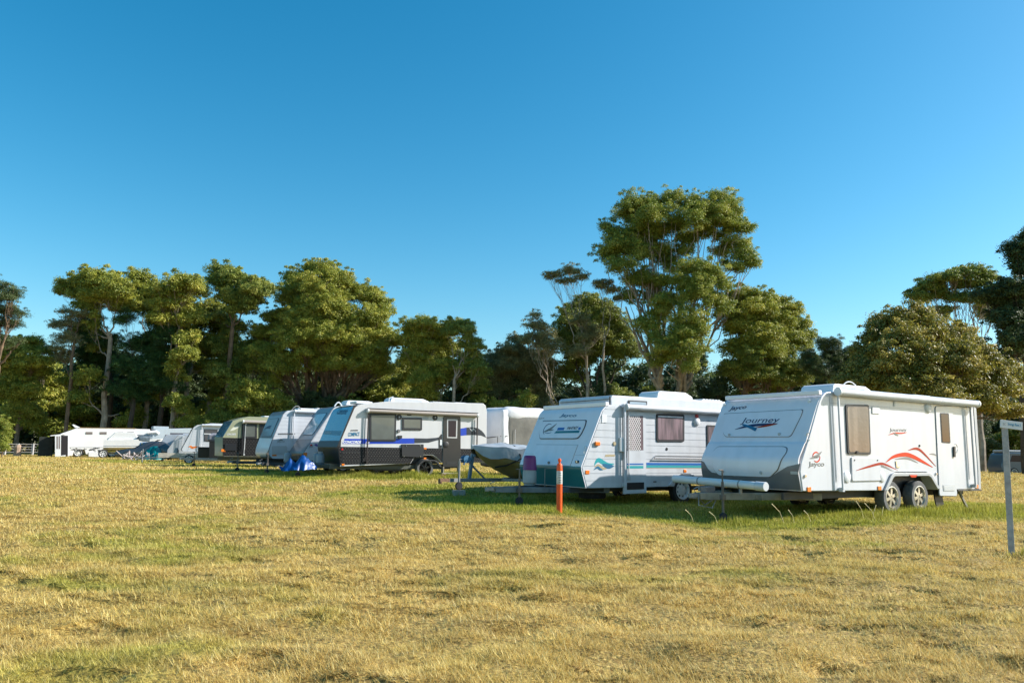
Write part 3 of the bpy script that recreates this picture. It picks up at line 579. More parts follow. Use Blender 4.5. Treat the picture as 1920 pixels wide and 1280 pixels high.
lettering('CONCORDE', MM('white lettering', (.8, .8, .8), .4), fs, fs.px(c3(400, 532)), fs.px(c3(565, 532)), .105, .35, .03, .007); lettering('2000', MM('white lettering'), fs, fs.px(c3(600, 532)), fs.px(c3(638, 532)), .07, .35, .01, .007)
lettering('COMPACT', bluel, fs, fs.px(c3(445, 470)), fs.px(c3(550, 465)), .15, .1, .03); plate('badge', black, fs, rnd(PP(fs, c3, [(468, 412), (535, 410), (532, 420), (464, 421)]), .01), .006)
# checker plate
def checker(van, fr, poly, m0, pitch=.115, name='checker_plate', t=.006, tm=None):
    o = plate(name, m0, fr, poly, t); mb = MB(); us = [p[0] for p in poly]; zs = [p[1] for p in poly]
    z = min(zs)+.06; j = 0
    while z < max(zs)-.03:
        segs = clip(poly, z-.01, z+.01); 
        if len(segs) >= 3:
            lo_, hi_ = min(p[0] for p in segs), max(p[0] for p in segs); u = lo_+.06+(j % 2)*pitch/2
            while u < hi_-.04:
                if not (2.9 < u < 4.45 and z < .96) or van is not N:
                    s = 1 if j % 2 else -1
                    mb.prism([(u-.026, z-.020*s), (u+.006, z-.008*s+.004), (u+.026, z+.020*s), (u-.006, z+.008*s-.004)], fr, t, t+.005)
                u += pitch
        z += pitch*.62; j += 1
    mb.build('tread_pattern', tm or MM('worn tread with painted glint', (.11, .105, .10), .45, metal=.3), o); return o  # lozenges lighter for wear and for plate glints put into the colour
ck = MM('black checker plate', (.008, .008, .009), .6, spec=.25)
checker(N, fs, [(.03, .50), (-.08, 1.13), (-.085, 1.19), (4.40, 1.19), (4.40, .62), (4.15, .83), (3.97, .93), (3.34, .93), (3.14, .84), (2.96, .57)], ck)
checker(N, fs, [(5.2, .62), (5.2, 1.19), (6.52, 1.19), (6.52, .64)], ck)
ar = PP(fs, c8, [(880, 990), (925, 945), (960, 935), (1090, 938), (1140, 960), (1200, 1050), (1180, 1060), (1120, 975), (1085, 955), (960, 955), (905, 1000)]); plate('wheel_arch', black, fs, ar, .06, 0, 0, .01)
plate('side_hatch', black, fs, rnd(PP(fs, c3, [(384, 605), (552, 605), (555, 708), (384, 700)]), .02), .02); checker(K, Frame(N, (0, -.02, 0), (1, 0, 0), (0, 0, 1), (0, -1, 0)), inset(PP(fs, c3, [(384, 605), (552, 605), (555, 708), (384, 700)]), .03), ck, .115, 'hatch_checker_plate', .003)
window(fs, rnd(PP(fs, c8, [(230, 318), (588, 318), (580, 690), (230, 690)]), .03), black, shade, .08, 0, .035)
window(fs, rnd(PP(fs, c8, [(664, 374), (932, 376), (930, 542), (664, 540)]), .03), black, shade, .085, 0, .035)
dr = plate('door', charc, fs, rnd(PP(fs, c8, [(1215, 345), (1445, 348), (1445, 1030), (1205, 1035)]), .14), .03, 0, 0, .01)
plate('window_frame', MM('grey trim', (.45, .45, .45), .4), fs, PP(fs, c8, [(1262, 392), (1402, 395), (1396, 650), (1262, 645)]), .006, .03, parent=dr); plate('window', glassd, fs, PP(fs, c8, [(1278, 412), (1385, 414), (1380, 632), (1278, 630)]), .004, .036, parent=dr)
plate('vent', black, fs, PP(fs, c8, [(1255, 960), (1385, 960), (1385, 998), (1255, 998)]), .006, .03, parent=dr); a, b = fs.px(c8(1250, 735)); disc('handle', black, fs, a, b, .13, .02, dr, .03)
plate('tunnel_boot', MM('black plastic'), fs, rnd(PP(fs, c8, [(655, 728), (950, 728), (948, 905), (660, 893)]), .03), .05, 0, 0, .01)
for p in ((715, 748), (900, 745), (685, 890), (905, 890)): disc('catch', chrome, fs, *fs.px(c8(*p)), .022, .02, None, .05)
for p in ((627, 367), (1106, 373)): a, b = fs.px(c8(*p)); disc('speaker', black, fs, a, b, .115, .04); disc('speaker_cone', lgrey, fs, a, b, .03, .01, None, .04)
for x in (955, 978, 1003): plate('vent', MM('grey trim'), fs, PP(fs, c8, [(x, 348), (x+20, 348), (x+20, 402), (x, 402)]), .015)
plate('power_inlet', black, fs, PP(fs, c8, [(735, 314), (785, 314), (785, 345), (735, 345)]), .05); plate('light_bar', black, fs, PP(fs, c8, [(785, 292), (880, 292), (870, 310), (795, 310)]), .06); plate('light_bar', black, fs, PP(fs, c8, [(1300, 300), (1388, 300), (1380, 318), (1310, 318)]), .06)
disc('filler_cap', greyp, fs, *fs.px(c8(620, 552)), .07, .06); plate('power_inlet', black, fs, PP(fs, c8, [(608, 612), (660, 612), (658, 650), (612, 652)]), .07)
plate('grab_handle', black, fs, PP(fs, c8, [(1155, 640), (1190, 592), (1200, 600), (1195, 780), (1155, 780)]), .01); plate('sticker', plastic, fs, PP(fs, c8, [(1172, 668), (1195, 668), (1195, 740), (1170, 740)]), .012, .01)
for p, m in (((975, 785), orange), ((972, 918), orange), ((-120, 1000), orange)): marker(fs, c8, p, m, .11, .07)
marker(fs, c3, (392, 585), redl, .07, .07)
wheel(N, 3.66, .375, .385, .04, .25, MM('black alloy', (.02, .02, .02), .25, metal=.5), 'spoke', tm=rubberd); wheel(N, 3.66, .375, .385, NW-.3, .25, MM('black alloy'), 'spoke')
mb = MB(); beam(mb, (-.3, .25, .42), (4.9, .25, .42), .06, .17); beam(mb, (-.3, NW-.25, .42), (6.4, NW-.25, .42), .06, .17); beam(mb, (3.66, .1, .36), (3.66, NW-.1, .36), .06, .06); mb.build('chassis', MM('olive grey chassis', (.07, .075, .06), .6), N.root)
MB().box(1.5, 2.8, .3, 1.6, .25, .45).build('water_tank', black, N.root, .03)
drawbar(N, NW, 1.7, .42, MM('olive grey chassis'), .15, .3, jlen=.8)
gy = MM('bottle blue grey', (.27, .30, .33), .45, var=.2)
gas_bottle(N, -.42, 1.02, .50, gy); gas_bottle(N, -.42, 1.42, .50, gy)
brz = MM('taupe awning', (.33, .29, .26), .5); awning(N, 1.02, 5.95, 2.61, .085, -.12, brz); ob = MM('black arm', (.03, .022, .02), .4)
MB().box(1.0, 5.97, -.20, -.02, 2.69, 2.71).build('awning_cover', black, N.root)
awning_arm(N, 1.06, .60, 2.58, ob, .05); awning_arm(N, 5.98, 1.2, 2.6, ob, .05)
aircon(N, 2.2, 4.0, .5, 1.2, 3.02, .20); hatch(N, .75, 1.45, .5, 1.2, 2.90, .10); hatch(N, 5.2, 5.75, .5, 1.0, 3.08, .08)
sp = MM('solar panel', (.5, .5, .52), .2, coat=1.); MB().box(4.05, 5.15, .3, 1.0, 3.10, 3.13).build('solar_panel', sp, N.root); MB().tube([(2.1, .4, 2.98), (2.12, .4, 3.18), (2.3, .4, 3.24)], .02, 6).build('roof_hoop', plastic, N.root)
mb = MB(); mb.box(4.3, 5.25, -.25, .1, .16, .20); mb.box(4.36, 4.40, -.2, .0, .2, .45); mb.box(5.1, 5.14, -.2, .0, .2, .45).build('folding_step', chas, N.root)
# ================================================================= generic smaller caravans further down the row
def simple_van(name, loc, h, label, prof, L, W, H, bodym, frontm, zl=.5, clad=True, arm=True, awn=True, lower=None, hat=True, rear=.1, wheels=((2.6,),), jk=True, split=None, bott=1, barm=None, wst='steel'):
    V = Van(name, loc, h, label, group='caravans parked in a row on the grass'); fs = V.side
    u0 = prof[-1][0]; poly = prof+[(u0+.9, H), (L-.15, H), (L, H-.25), (L, zl)]
    body(V, poly, W, bodym, .02)
    if clad: cladding(fs, [(max(p[0], prof[0][0]+.0)+.02 if p[1] < 1 else p[0]+.02, p[1]) for p in poly], bodym, .17, .012, .008)
    fr, fp = frontpanel(V, prof, W, frontm, .015, .0)
    if lower: plate('front_skirt', lower[0], fr, [(-W, prof[0][1]), (0, prof[0][1]), (0, lower[1]), (-W, lower[1])], .006)
    if hat:
        z0, z1 = split or (prof[0][1]+(H-prof[0][1])*.45, H-.42)
        pl = rnd([(-W+.35, z0), (-.35, z0), (-.35, z1), (-W+.35, z1)], .08); plate('front_hatch', black, fr, inset(pl, -.02), .012); V.hatch = plate('front_window', hat if hat is not True else frontm, fr, pl, .022)
    for u in wheels[0]: wheel(V, u, .34, .345, .08, .2, steelw if wst == 'steel' else alloy, wst); wheel(V, u, .34, .345, W-.28, .2, steelw, 'steel')
    mb = MB(); beam(mb, (-.2, .3, zl-.07), (L-.1, .3, zl-.07), .05, .12); beam(mb, (-.2, W-.3, zl-.07), (L-.1, W-.3, zl-.07), .05, .12); mb.build('chassis', chasd, V.root)
    if jk: drawbar(V, W, 1.6, .42, galv if jk == 'g' else chasd, .12, .3, jlen=.85)
    for i in range(bott): gas_bottle(V, -.45, W/2-.2+i*.4, .49, gy)
    if awn: awning(V, u0+.35, L-.3, H-.14, .07, -.1, bodym)
    if arm: awning_arm(V, u0+.32, zl+.08, H-.16, barm or bodym)
    V.fr = fr; return V
darkg = MM('dark grey front', (.03, .036, .045), .4, coat=.3, var=.15); mg = MM('mid grey front', (.19, .185, .21), .35, coat=.3, var=.15)
G = simple_van('caravan', (-8.69, 33.0, .15), 58, 'white clad caravan with a sloping dark grey front squeezed behind the silver and black one', [(0, .60), (-.04, .90), (1.17, 2.85), (1.35, 2.93)], 6.2, 2.1, 3.05, white, mg, .55, True, False, False, (darkg, 1.5), MM('pale hatch', (.35, .40, .44), .25, coat=.8), wheels=((3.3, 4.2),), bott=1, wst='spoke')
fs = G.side; lettering('JAYCO', navy, fs, fs.px(c5(638, 798)), fs.px(c5(690, 796)), .10, 0, .02, .012); marker(fs, c5, (668, 752), redl, .1, .06); swoosh('emblem', MM('violet decal', (.08, .05, .3), .4), fs, PP(fs, c5, [(715, 745), (745, 752), (778, 770)]), .1, .012)
marker(fs, c5, (578, 890), orange, .16, .14); lettering('LS', navy, G.fr, G.fr.px(c5(665, 335)), G.fr.px(c5(768, 325)), .16, .1, .03, .006)
aircon(G, 1.9, 3.3, .5, 1.2, 3.03, .22); MB().tube([(1.35+.35*t, .4, 2.95+.18*math.sin(math.pi*t)) for t in np.linspace(0, 1, 9)], .03, 6).build('roof_hoop', plastic, G.root)
B_ = simple_van('caravan', (-10.794, 35.5, .15), 58, 'white clad caravan with a bulging grey and white moulded front, left of the blue tarp', [(0, .62), (-.17, .80), (-.154, 1.057), (-.001, 1.586), (.386, 2.65), (.55, 2.80)], 6.6, 2.35, 2.93, white, mg, .60, True, True, True, None, MM('mid grey front'), wheels=((3.4, 4.3),), split=(1.62, 2.45), bott=0)
fs = B_.side; c6 = crop(400, 760, 9.143)
lettering('Jayco', greyS, fs, fs.px(c6(1090, 640)), fs.px(c6(1220, 640)), .12, .1, .01, .012); swoosh('emblem', greyS, fs, PP(fs, c6, [(1120, 605), (1155, 585), (1195, 600)]), .06, .012)
plate('tunnel_boot', lgrey, fs, rnd(PP(fs, c6, [(1005, 692), (1260, 690), (1262, 838), (1010, 830)]), .06), .03, .008); plate('side_rail', greyp, fs, PP(fs, c6, [(1115, 475), (1400, 475), (1400, 492), (1120, 492)]), .02, .008)
swoosh('emblem', navy, B_.fr, PP(B_.fr, c6, [(880, 412), (930, 372), (1010, 345)]), .09, .026); lettering('journey', navy, B_.fr, B_.fr.px(c6(885, 410)), B_.fr.px(c6(985, 400)), .12, .2, 0, .026); swoosh('emblem', navy, B_.fr, PP(B_.fr, c6, [(800, 680), (850, 655), (880, 680)]), .05, .01)
marker(fs, c6, (1045, 852), orange, .2, .07); plate('front_corner', frontw, B_.fr, [(-2.3, .70), (-.6, .70), (-.05, 1.0), (-.02, 1.52), (-2.3, 1.56)], .012); hatch(B_, 1.2, 2.0, .5, 1.1, 2.9, .08); MB().tube([(.9+.5*t, .5, 2.85+.22*math.sin(math.pi*t)) for t in np.linspace(0, 1, 9)], .02, 6).build('roof_hoop', galv, B_.root)
mb = MB()
for i in range(5): mb.box(2.1+i*.2, 2.2+i*.2, .4, 1.5, 2.97, 3.02)
mb.box(2.0, 3.2, .4, .45, 2.92, 2.97).build('roof_rack', lgrey, B_.root)
olive = MM('sage green panel', (.30, .31, .20), .35, coat=.3, var=.08)
E_ = Van('caravan', (-15.62, 42.5, .15), 58, 'sage green off road caravan with black checker plate lower walls and a large window', group='caravans parked in a row on the grass'); fs = E_.side; EW = 2.1
gp = [(0, .60), (-.065, 1.633), (.399, 2.518), (.733, 2.641), (1.226, 2.787), (6.3, 2.83), (6.4, 2.6), (6.4, .6)]; body(E_, gp, EW, olive, .02)
fe, _ = frontpanel(E_, [(-.065, 1.633), (.399, 2.518), (.45, 2.55)], EW, bfr, .015, .0); fe2, _ = frontpanel(E_, [(.0, .60), (.12, .9), (-.06, 1.63)], EW, blk, .0, .0, 'lower_front_panel')
checker(E_, fs, [(.0, .62), (-.06, 1.60), (6.4, 1.60), (6.4, .62)], ck, .16); plate('window', black, fs, PP(fs, c6, [(488, 315), (745, 315), (745, 560), (488, 560)]), .03, .006); plate('pane', shade, fs, PP(fs, c6, [(500, 335), (712, 345), (708, 535), (500, 530)]), .004, .036)
plate('door', charc, fs, PP(fs, c6, [(790, 310), (900, 310), (900, 800), (790, 800)]), .03, .006)
lettering('CONCORDE', plastic, fs, fs.px(c6(230, 508)), fs.px(c6(385, 505)), .10, .3, .02, .01); swoosh('side_stripe', MM('pale cream', (.6, .6, .5), .4), fs, PP(fs, c6, [(290, 432), (370, 385), (445, 355)]), .16)
plate('tunnel_boot', charc, fs, PP(fs, c6, [(195, 658), (390, 655), (390, 775), (195, 770)]), .04, .006); marker(fs, c6, (172, 768), orange, .22, .14)
awning(E_, .95, 6.1, 2.50, .09, -.12, brz); awning_arm(E_, .97, .7, 2.45, charc); awning_arm(E_, 1.1, .7, 2.40, lgrey, .04, -.06, name='awning_brace')
for u in (3.1, 4.0): wheel(E_, u, .34, .36, .08, .2, steelw, 'steel')
drawbar(E_, EW, 1.9, .42, galv, .13, .3, jlen=.8); mb = MB(); beam(mb, (-.2, .3, .5), (6.3, .3, .5), .05, .18); mb.build('chassis', MM('olive grey chassis'), E_.root); hatch(E_, 2.2, 3.6, .4, 1.2, 2.81, .07)
c7 = crop(220, 780, 8.727)
O_ = simple_van('caravan', (-22.56, 54.0, .15), 66, 'white clad caravan with an orange decal and dark sloping front, behind the black barbecue', [(.25, .40), (-.15, .87), (.52, 2.42), (.75, 2.58)], 6.2, 2.0, 2.72, white, darkg, .42, True, True, True, None, MM('grey green hatch', (.18, .21, .23), .3, coat=.6), wheels=((3.3,),), jk='g', bott=1)
fs = O_.side; swoosh('decal', orange, fs, PP(fs, c7, [(1165, 500), (1200, 495), (1230, 515), (1310, 505)]), .14, .012); swoosh('decal', orange, fs, PP(fs, c7, [(1215, 520), (1250, 505), (1320, 490)]), .08, .012); plate('side_skirt', lgrey, fs, PP(fs, c7, [(1050, 570), (1330, 575), (1350, 650), (1090, 650)]), .02, .009)
window(fs, PP(fs, c7, [(1420, 210), (1640, 215), (1640, 420), (1420, 410)]), black, MM('dark curtain glass', (.09, .085, .09), .3, coat=1.), .05, 0, .03); plate('window_bar', plastic, fs, PP(fs, c7, [(1420, 280), (1640, 285), (1640, 300), (1420, 295)]), .03, .02)
P1 = simple_van('caravan', (-26.32, 60.0, .15), 74, 'low white camper with plain grey front left of the orange decal caravan', [(.0, .30), (.0, .80), (.62, 1.85), (.72, 1.93)], 5.0, 2.1, 1.98, white, MM('mid grey front'), .45, False, True, False, (darkg, .80), MM('mid grey front'), wheels=((2.6,),), jk='g', bott=0, split=(1.0, 1.75))
P2 = simple_van('caravan', (-27.9, 61.6, .15), 74, 'low white camper with a dark eagle decal on its grey front', [(.0, .55), (-.02, .80), (.56, 1.85), (.66, 1.95)], 5.0, 2.3, 2.0, white, MM('mid grey front'), .45, False, False, False, None, MM('mid grey front'), wheels=((2.6,),), jk='g', bott=2, split=(1.05, 1.8))
swoosh('emblem', black, P2.fr, PP(P2.fr, c7, [(615, 412), (650, 400), (680, 395), (740, 380)]), .13, .028); hatch(P2, .9, 4.8, .1, 2.2, 1.98, .16, 'roof_top', MM('mid grey front')); hatch(P1, 1.0, 4.8, .1, 2.0, 1.96, .1, 'roof_top', white)
# ================================================================= fifth wheel motor home, far left
cE = crop(60, 780, 8)
fwm = MM('fifth wheel white', (.78, .77, .75), .4, coat=.1, var=.06, vscale=.8)
W5 = Van('motorhome', (-38.95, 69.0, .15), 58, 'very long white fifth wheel motorhome with four small high windows and an open annex door', 'motorhome'); fs = W5.side
body(W5, [(-.05, .10), (-.74, 1.85), (-.75, 2.0), (.59, 2.591), (6.4, 2.60), (6.5, 2.2), (6.5, .35), (3.4, .30), (3.2, .62), (2.4, .62), (2.1, .30), (1.35, .25), (1.2, .65), (.45, .65), (.3, .10)][0:15], 2.4, fwm, .03)
fs5 = fs
for x0 in (808, 1020, 1270, 1428): plate('window', MM('brownish glass', (.16, .13, .13), .15, coat=1.), fs, PP(fs, cE, [(x0, 235), (x0+100, 235), (x0+100, 270), (x0, 270)]), .03)
plate('roof_edge', MM('ochre edge', (.35, .22, .08), .5), fs, PP(fs, cE, [(690, 168), (1560, 180), (1560, 186), (690, 174)]), .03); plate('side_seam', lgrey, fs, PP(fs, cE, [(545, 462), (1100, 462), (1100, 468), (545, 468)]), .02)
random.seed(3); mb = MB()
for i in range(34):
    a, b = fs.px(cE(random.uniform(560, 1130), random.uniform(472, 530))); r1, r2 = random.uniform(.05, .18), random.uniform(.02, .06)
    mb.prism([(a+r1*math.cos(t)*random.uniform(.7, 1.2), b+r2*math.sin(t)*random.uniform(.6, 1.3)) for t in np.linspace(0, 6.283, 9)[:-1]], fs, .004+.0001*i, .006+.0001*i)
mb.build('mottled_decal', MM('dark decal', (.06, .06, .065), .5), W5.root)
plate('side_locker', plastic, fs, PP(fs, cE, [(850, 540), (1095, 540), (1095, 612), (850, 612)]), .04)
for u in (.72, 3.45): wheel(W5, u, .40, .42, .02, .25, steelw, 'steel')
MB().tube([(3.5, -.25, 2.02), (9.9, -.25, 2.02)], .05, 8).build('awning_roll', lgrey, W5.root)
mb = MB(); mb.prism([(.35, 2.58), (.1, 2.84), (.2, 2.88), (.75, 2.62), (.75, 2.58)], W5.sideframe(.6), 0, -.5); mb.build('satellite_dish', plastic, W5.root)
# annex: doorway as a sheet painted dark for its unlit inside, open leaf, screen walls
ax = MB(); ax.box(-1.75, -.55, 1.9, 2.0, -.1, 1.9); ax.box(-2.9, -1.0, .9, 1.0, 0, 1.8)
plate('annex_doorway', MM('painted interior shade', (.015, .012, .014), .8), fs, PP(fs, cE, [(440, 290), (542, 290), (540, 605), (435, 605)]), .03); ax.v = []; ax.f = []
an = MB().box(-2.3, -1.2, .9, 1.9, .0, 1.72).build('annex_screen', MM('dark shade mesh', (.03, .035, .03), .9, var=.4), W5.root); MB().prism([(-1.5, 1.78), (-.4, 1.95), (-.4, 2.02), (-1.5, 1.86)], W5.sideframe(-.1), 0, -2.2).build('annex_roof', fwm, W5.root)
dl = plate('door', plastic, W5.sideframe(-.5), PP(W5.sideframe(-.5), cE, [(345, 280), (435, 280), (432, 612), (345, 612)]), .04)
for x in (368, 400): plate('glass_pane', MM('brownish glass'), W5.sideframe(-.5), PP(W5.sideframe(-.5), cE, [(x, 300), (x+20, 300), (x+20, 490), (x, 490)]), .01, .04, parent=dl)
plate('door_post', plastic, fs, PP(fs, cE, [(538, 290), (548, 290), (546, 605), (536, 605)]), .06); plate('annex_floor', plastic, fs, PP(fs, cE, [(432, 590), (500, 580), (500, 600), (432, 606)]), .5)
# grey box trailer / camper rear beyond the boat
Y5 = Van('caravan', (-32.2, 70.5, .15), 58, 'pale grey caravan end with roof box rising behind the white boat', group='caravans parked in a row on the grass'); f5 = Y5.side
body(Y5, [(0, .3), (-.3, 1.2), (-.1, 2.4), (.2, 2.62), (3.1, 2.75), (3.2, 2.6), (3.2, .3)], 2.3, MM('pale grey blue panel', (.42, .48, .52), .4, var=.1), .05)
plate('window', MM('brownish glass'), f5, [(.9, 1.7), (1.7, 1.7), (1.7, 2.1), (.9, 2.1)], .02); wheel(Y5, 1.6, .34, .345, .08, .2, steelw, 'steel'); hatch(Y5, -.1, 1.2, .3, 1.6, 2.55, .30, 'roof_box', MM('pale grey blue panel')); mb = MB(); mb.tube([(-.6, .1, 2.25), (.1, .0, 2.35), (.35, .0, 2.15)], .15, 10); mb.build('rolled_cover', plastic, Y5.root, smooth=True)
# ================================================================= covered camper behind the boat
c9 = crop(860, 750, 6.739)
Q = Van('covered_camper', (-.24, 35.0, .15), 57, 'caravan under a fitted white and grey canvas cover, behind the covered boat', 'covered caravan'); fq = Q.side
canv = MM('grey canvas', (.17, .165, .145), .85, var=.3, vscale=1.6, bump=.9, bscale=3); canw = MM('white canvas', (.66, .66, .68), .7, var=.10, vscale=1.5, bump=.5, bscale=4)
def softbox(u0, u1, v0, v1, z0, z1, m, name, par, amp=.03, seed=0, nx=26, ny=14, nz=12, rr=.16, lean=0.):
    bm = bmesh.new(); bmesh.ops.create_cube(bm, size=2); bmesh.ops.subdivide_edges(bm, edges=bm.edges[:], cuts=14, use_grid_fill=True)
    me = bpy.data.meshes.new(name); bm.to_mesh(me); bm.free(); n = len(me.vertices); co = np.empty(n*3); me.vertices.foreach_get('co', co); co = co.reshape(-1, 3)
    S = np.array([(u1-u0)/2, (v1-v0)/2, (z1-z0)/2]); p = co*S; q = np.clip(p, -(S-rr), S-rr); d = p-q; L = np.linalg.norm(d, axis=1, keepdims=True)+1e-9; p = q+d/L*np.minimum(L, rr)
    w_ = amp*(fbm(p[:, 0]*1.3+p[:, 1]+seed, p[:, 2]*1.1+p[:, 1]*1.7, seed, 4)-.5)*2+amp*.6*np.sin(p[:, 0]*5+p[:, 2]*2+seed)*fbm(p[:, 0], p[:, 2], seed+3); nrm = d/L; p = p+nrm*w_[:, None]
    p += np.array([(u0+u1)/2, (v0+v1)/2, (z0+z1)/2]); p[:, 0] += lean*(p[:, 2]-z0); me.vertices.foreach_set('co', p.ravel()); me.polygons.foreach_set('use_smooth', [True]*len(me.polygons)); me.materials.append(m)
    o = bpy.data.objects.new(name, me); COL.objects.link(o); o.parent = par; return o
softbox(0, 5.2, 0, 2.3, .35, 2.80, canv, 'canvas_skirt', Q.root, .04, 1); softbox(-.06, 5.26, -.03, 2.33, 2.45, 3.12, canw, 'canvas_roof', Q.root, .05, 4, rr=.3)
softbox(-.14, .22, .02, 2.34, .9, 2.98, canw, 'canvas_front', Q.root, .05, 9, rr=.08)
mb = MB(); mb.tube([(-.17, 2.3, 1.75), (-.19, 1.2, 1.72), (-.15, .1, 1.78), (.1, -.06, 1.80)], .018, 6); mb.tube([(-.18, .35, 1.74), (-.17, .36, 1.0)], .014, 6); mb.build('strap', black, Q.root)
mb = MB(); mb.tube([(2.0, -.05, .6), (2.0, -.055, 2.1)], .012, 4); mb.tube([(.5, -.05, 1.0), (.5, -.055, 2.1)], .012, 4).build('seam', lgrey, Q.root)
for u in (2.6,): wheel(Q, u, .34, .345, .12, .2, steelw, 'steel'); wheel(Q, u, .34, .345, 2.0, .2, steelw, 'steel')
# ================================================================= boat under a cover on its trailer
BT = Van('boat_trailer', (-1.02, 22.2, .03), 57, 'galvanised boat trailer with jockey wheel propped on a concrete block', 'boat trailer')
mb = MB(); beam(mb, (-.85, 0, .42), (4.6, 0, .42), .08, .10); beam(mb, (.9, 0, .42), (1.6, -.8, .42), .06, .08); beam(mb, (.9, 0, .42), (1.6, .8, .42), .06, .08); beam(mb, (1.6, -.8, .42), (4.6, -.8, .42), .06, .08); beam(mb, (1.6, .8, .42), (4.6, .8, .42), .06, .08)
beam(mb, (3.0, -1, .33), (3.0, 1, .33), .05, .05); beam(mb, (4.5, -.8, .42), (4.5, .8, .42), .06, .06); mb.build('frame', galv, BT.root)
mb = MB(); beam(mb, (-.15, 0, .45), (-.05, 0, 1.15), .08, .08); beam(mb, (-.05, -.10, 1.1), (-.05, .10, 1.1), .06, .06); beam(mb, (-.15, 0, .9), (.35, 0, .46), .04, .04); wp_ = mb.build('winch_post', MM('blue grey steel', (.12, .17, .21), .5), BT.root)
MB().lathe([(.02, -.10), (.11, -.10), (.11, -.08), (.05, -.07), (.05, .07), (.11, .08), (.11, .10), (.02, .10)], (-.28, 0, 1.0), (0, 1, 0), 16).tube([(-.28, -.12, 1.0), (-.42, -.12, .86), (-.42, -.2, .86)], .015, 6).build('winch', MM('blue winch', (.05, .16, .28), .5), wp_, smooth=True)
mb = MB(); mb.box(-1.10, -.80, -.06, .06, .38, .47); mb.lathe([(.05, 0), (.06, .04), (.04, .09)], (-1.07, 0, .33), (0, 0, 1), 10); mb.tube([(-.95, 0, .47), (-1.05, 0, .56), (-.91, 0, .58)], .015, 6); mb.build('coupling', MM('rusty steel', (.28, .15, .08), .7, var=.4, vscale=15), BT.root)
mb = MB(); mb.tube([(-.55, -.13, .36), (-.55, -.13, .95)], .03, 10); mb.tube([(-.55, -.13, .92), (-.55, -.13, 1.0), (-.45, -.13, 1.0)], .014, 6); jo = mb.build('jockey_post', galv, BT.root, smooth=True)
MB().lathe([(.03, -.035), (.10, -.035), (.11, -.02), (.11, .02), (.10, .035), (.03, .035)], (-.55, -.13, .27), (0, 1, 0), 20).build('jockey_wheel', rubber, jo, smooth=True)
for v in (-1.12, .9): wheel(BT, 3.0, .30, .31, v, .18, steelw, 'steel')
kb = MB().box(-.17, .0, -.1, .1, -.02, .185).build('concrete_block', conc, None, .008); kb2 = None
bp = BT.o+BT.X*-.55+BT.Y*-.13; kb.location = (bp[0]+.0, bp[1], .0); kb.rotation_euler = (0, 0, .2); tag(kb, 'pale concrete block with a jockey wheel standing on it', 'concrete block', 'concrete blocks under the boat trailer')
kb2 = kb.copy(); COL.objects.link(kb2); kb2.location = (bp[0]+.175, bp[1]-.03, .0); tag(kb2, 'right hand one of the two concrete blocks below the boat trailer jockey wheel', 'concrete block'); kb['label'] = 'left hand one of the two concrete blocks below the boat trailer jockey wheel'
BO = Van('boat', tuple(BT.o), 57, 'olive tan dinghy hull with its bow pointing left, strapped on the boat trailer', 'boat')
st = [(0, .03, 1.28, 1.36), (.25, .30, .98, 1.34), (.7, .58, .70, 1.31), (1.3, .85, .46, 1.27), (2.1, 1.02, .36, 1.24), (3.2, 1.06, .34, 1.22), (4.4, 1.04, .36, 1.22)]
ss = []
for i in range(25):
    u = 4.4*i/24; ss.append((u,)+tuple(np.interp(u, [q[0] for q in st], [q[j] for q in st]) for j in (1, 2, 3)))
mb = MB(); R_ = []
for u, hb, kz, gzz in ss:
    row = []
    for s in np.linspace(-1, 1, 25): t = abs(s); y = hb*np.sign(s)*min(1., t/.72)**.8 if t < .72 else hb*np.sign(s)*(1+.04*(t-.72)); z = kz+(gzz-kz)*(.42*(t/.72)**1.2 if t < .72 else .42+.58*(t-.72)/.28); row.append((u+.0, y, z+(.006 if int(t*12) % 2 else 0)))
    R_.append(row)
n = 25; mb.add([p for r in R_ for p in r], [(i*n+j, i*n+j+1, (i+1)*n+j+1, (i+1)*n+j) for i in range(24) for j in range(n-1)]+[tuple(24*n+j for j in range(n))])
mb.build('hull', MM('olive tan hull', (.36, .28, .12), .45, coat=.2, var=.25, vscale=3), BO.root, smooth=True)
mb = MB(); mb.tube([p for p in [(u, -hb-.01, g_) for u, hb, k_, g_ in ss]], .025, 6); mb.tube([(u, hb+.01, g_) for u, hb, k_, g_ in ss], .025, 6); mb.build('gunwale', black, BO.root)
mb = MB(); R_ = []; m_ = 21
for i, (u, hb, kz, gzz) in enumerate(ss):
    row = []
    for j, s in enumerate(np.linspace(-1.25, 1.25, m_)):
        if abs(s) > 1: y = (hb+.05)*np.sign(s); z = gzz+.02-(abs(s)-1)*(1.25 if u < 1.6 else 1.0)*min(1, u/.3+.3)
        else: y = (hb+.04)*s; z = gzz+.03+.13*(1-s*s)*min(1, u/.8)
        z += .02*math.sin(u*9+s*4)+.015*math.sin(u*23+s*2); y *= 1+.025*math.sin(u*13+j); row.append((u-.07, y, z))
    R_.append(row)
mb.add([p for r in R_ for p in r], [(i*m_+j, i*m_+j+1, (i+1)*m_+j+1, (i+1)*m_+j) for i in range(24) for j in range(m_-1)]+[tuple(range(m_))])
bc = Van('boat_cover', tuple(BT.o), 57, 'silvery grey cover pulled over the top of the olive tan dinghy', 'boat cover')
mb.build('fabric', MM('silver grey tarpaulin', (.42, .45, .48), .42, var=.3, vscale=2.5, bump=.6, bscale=6), bc.root, smooth=True)
mb = MB()
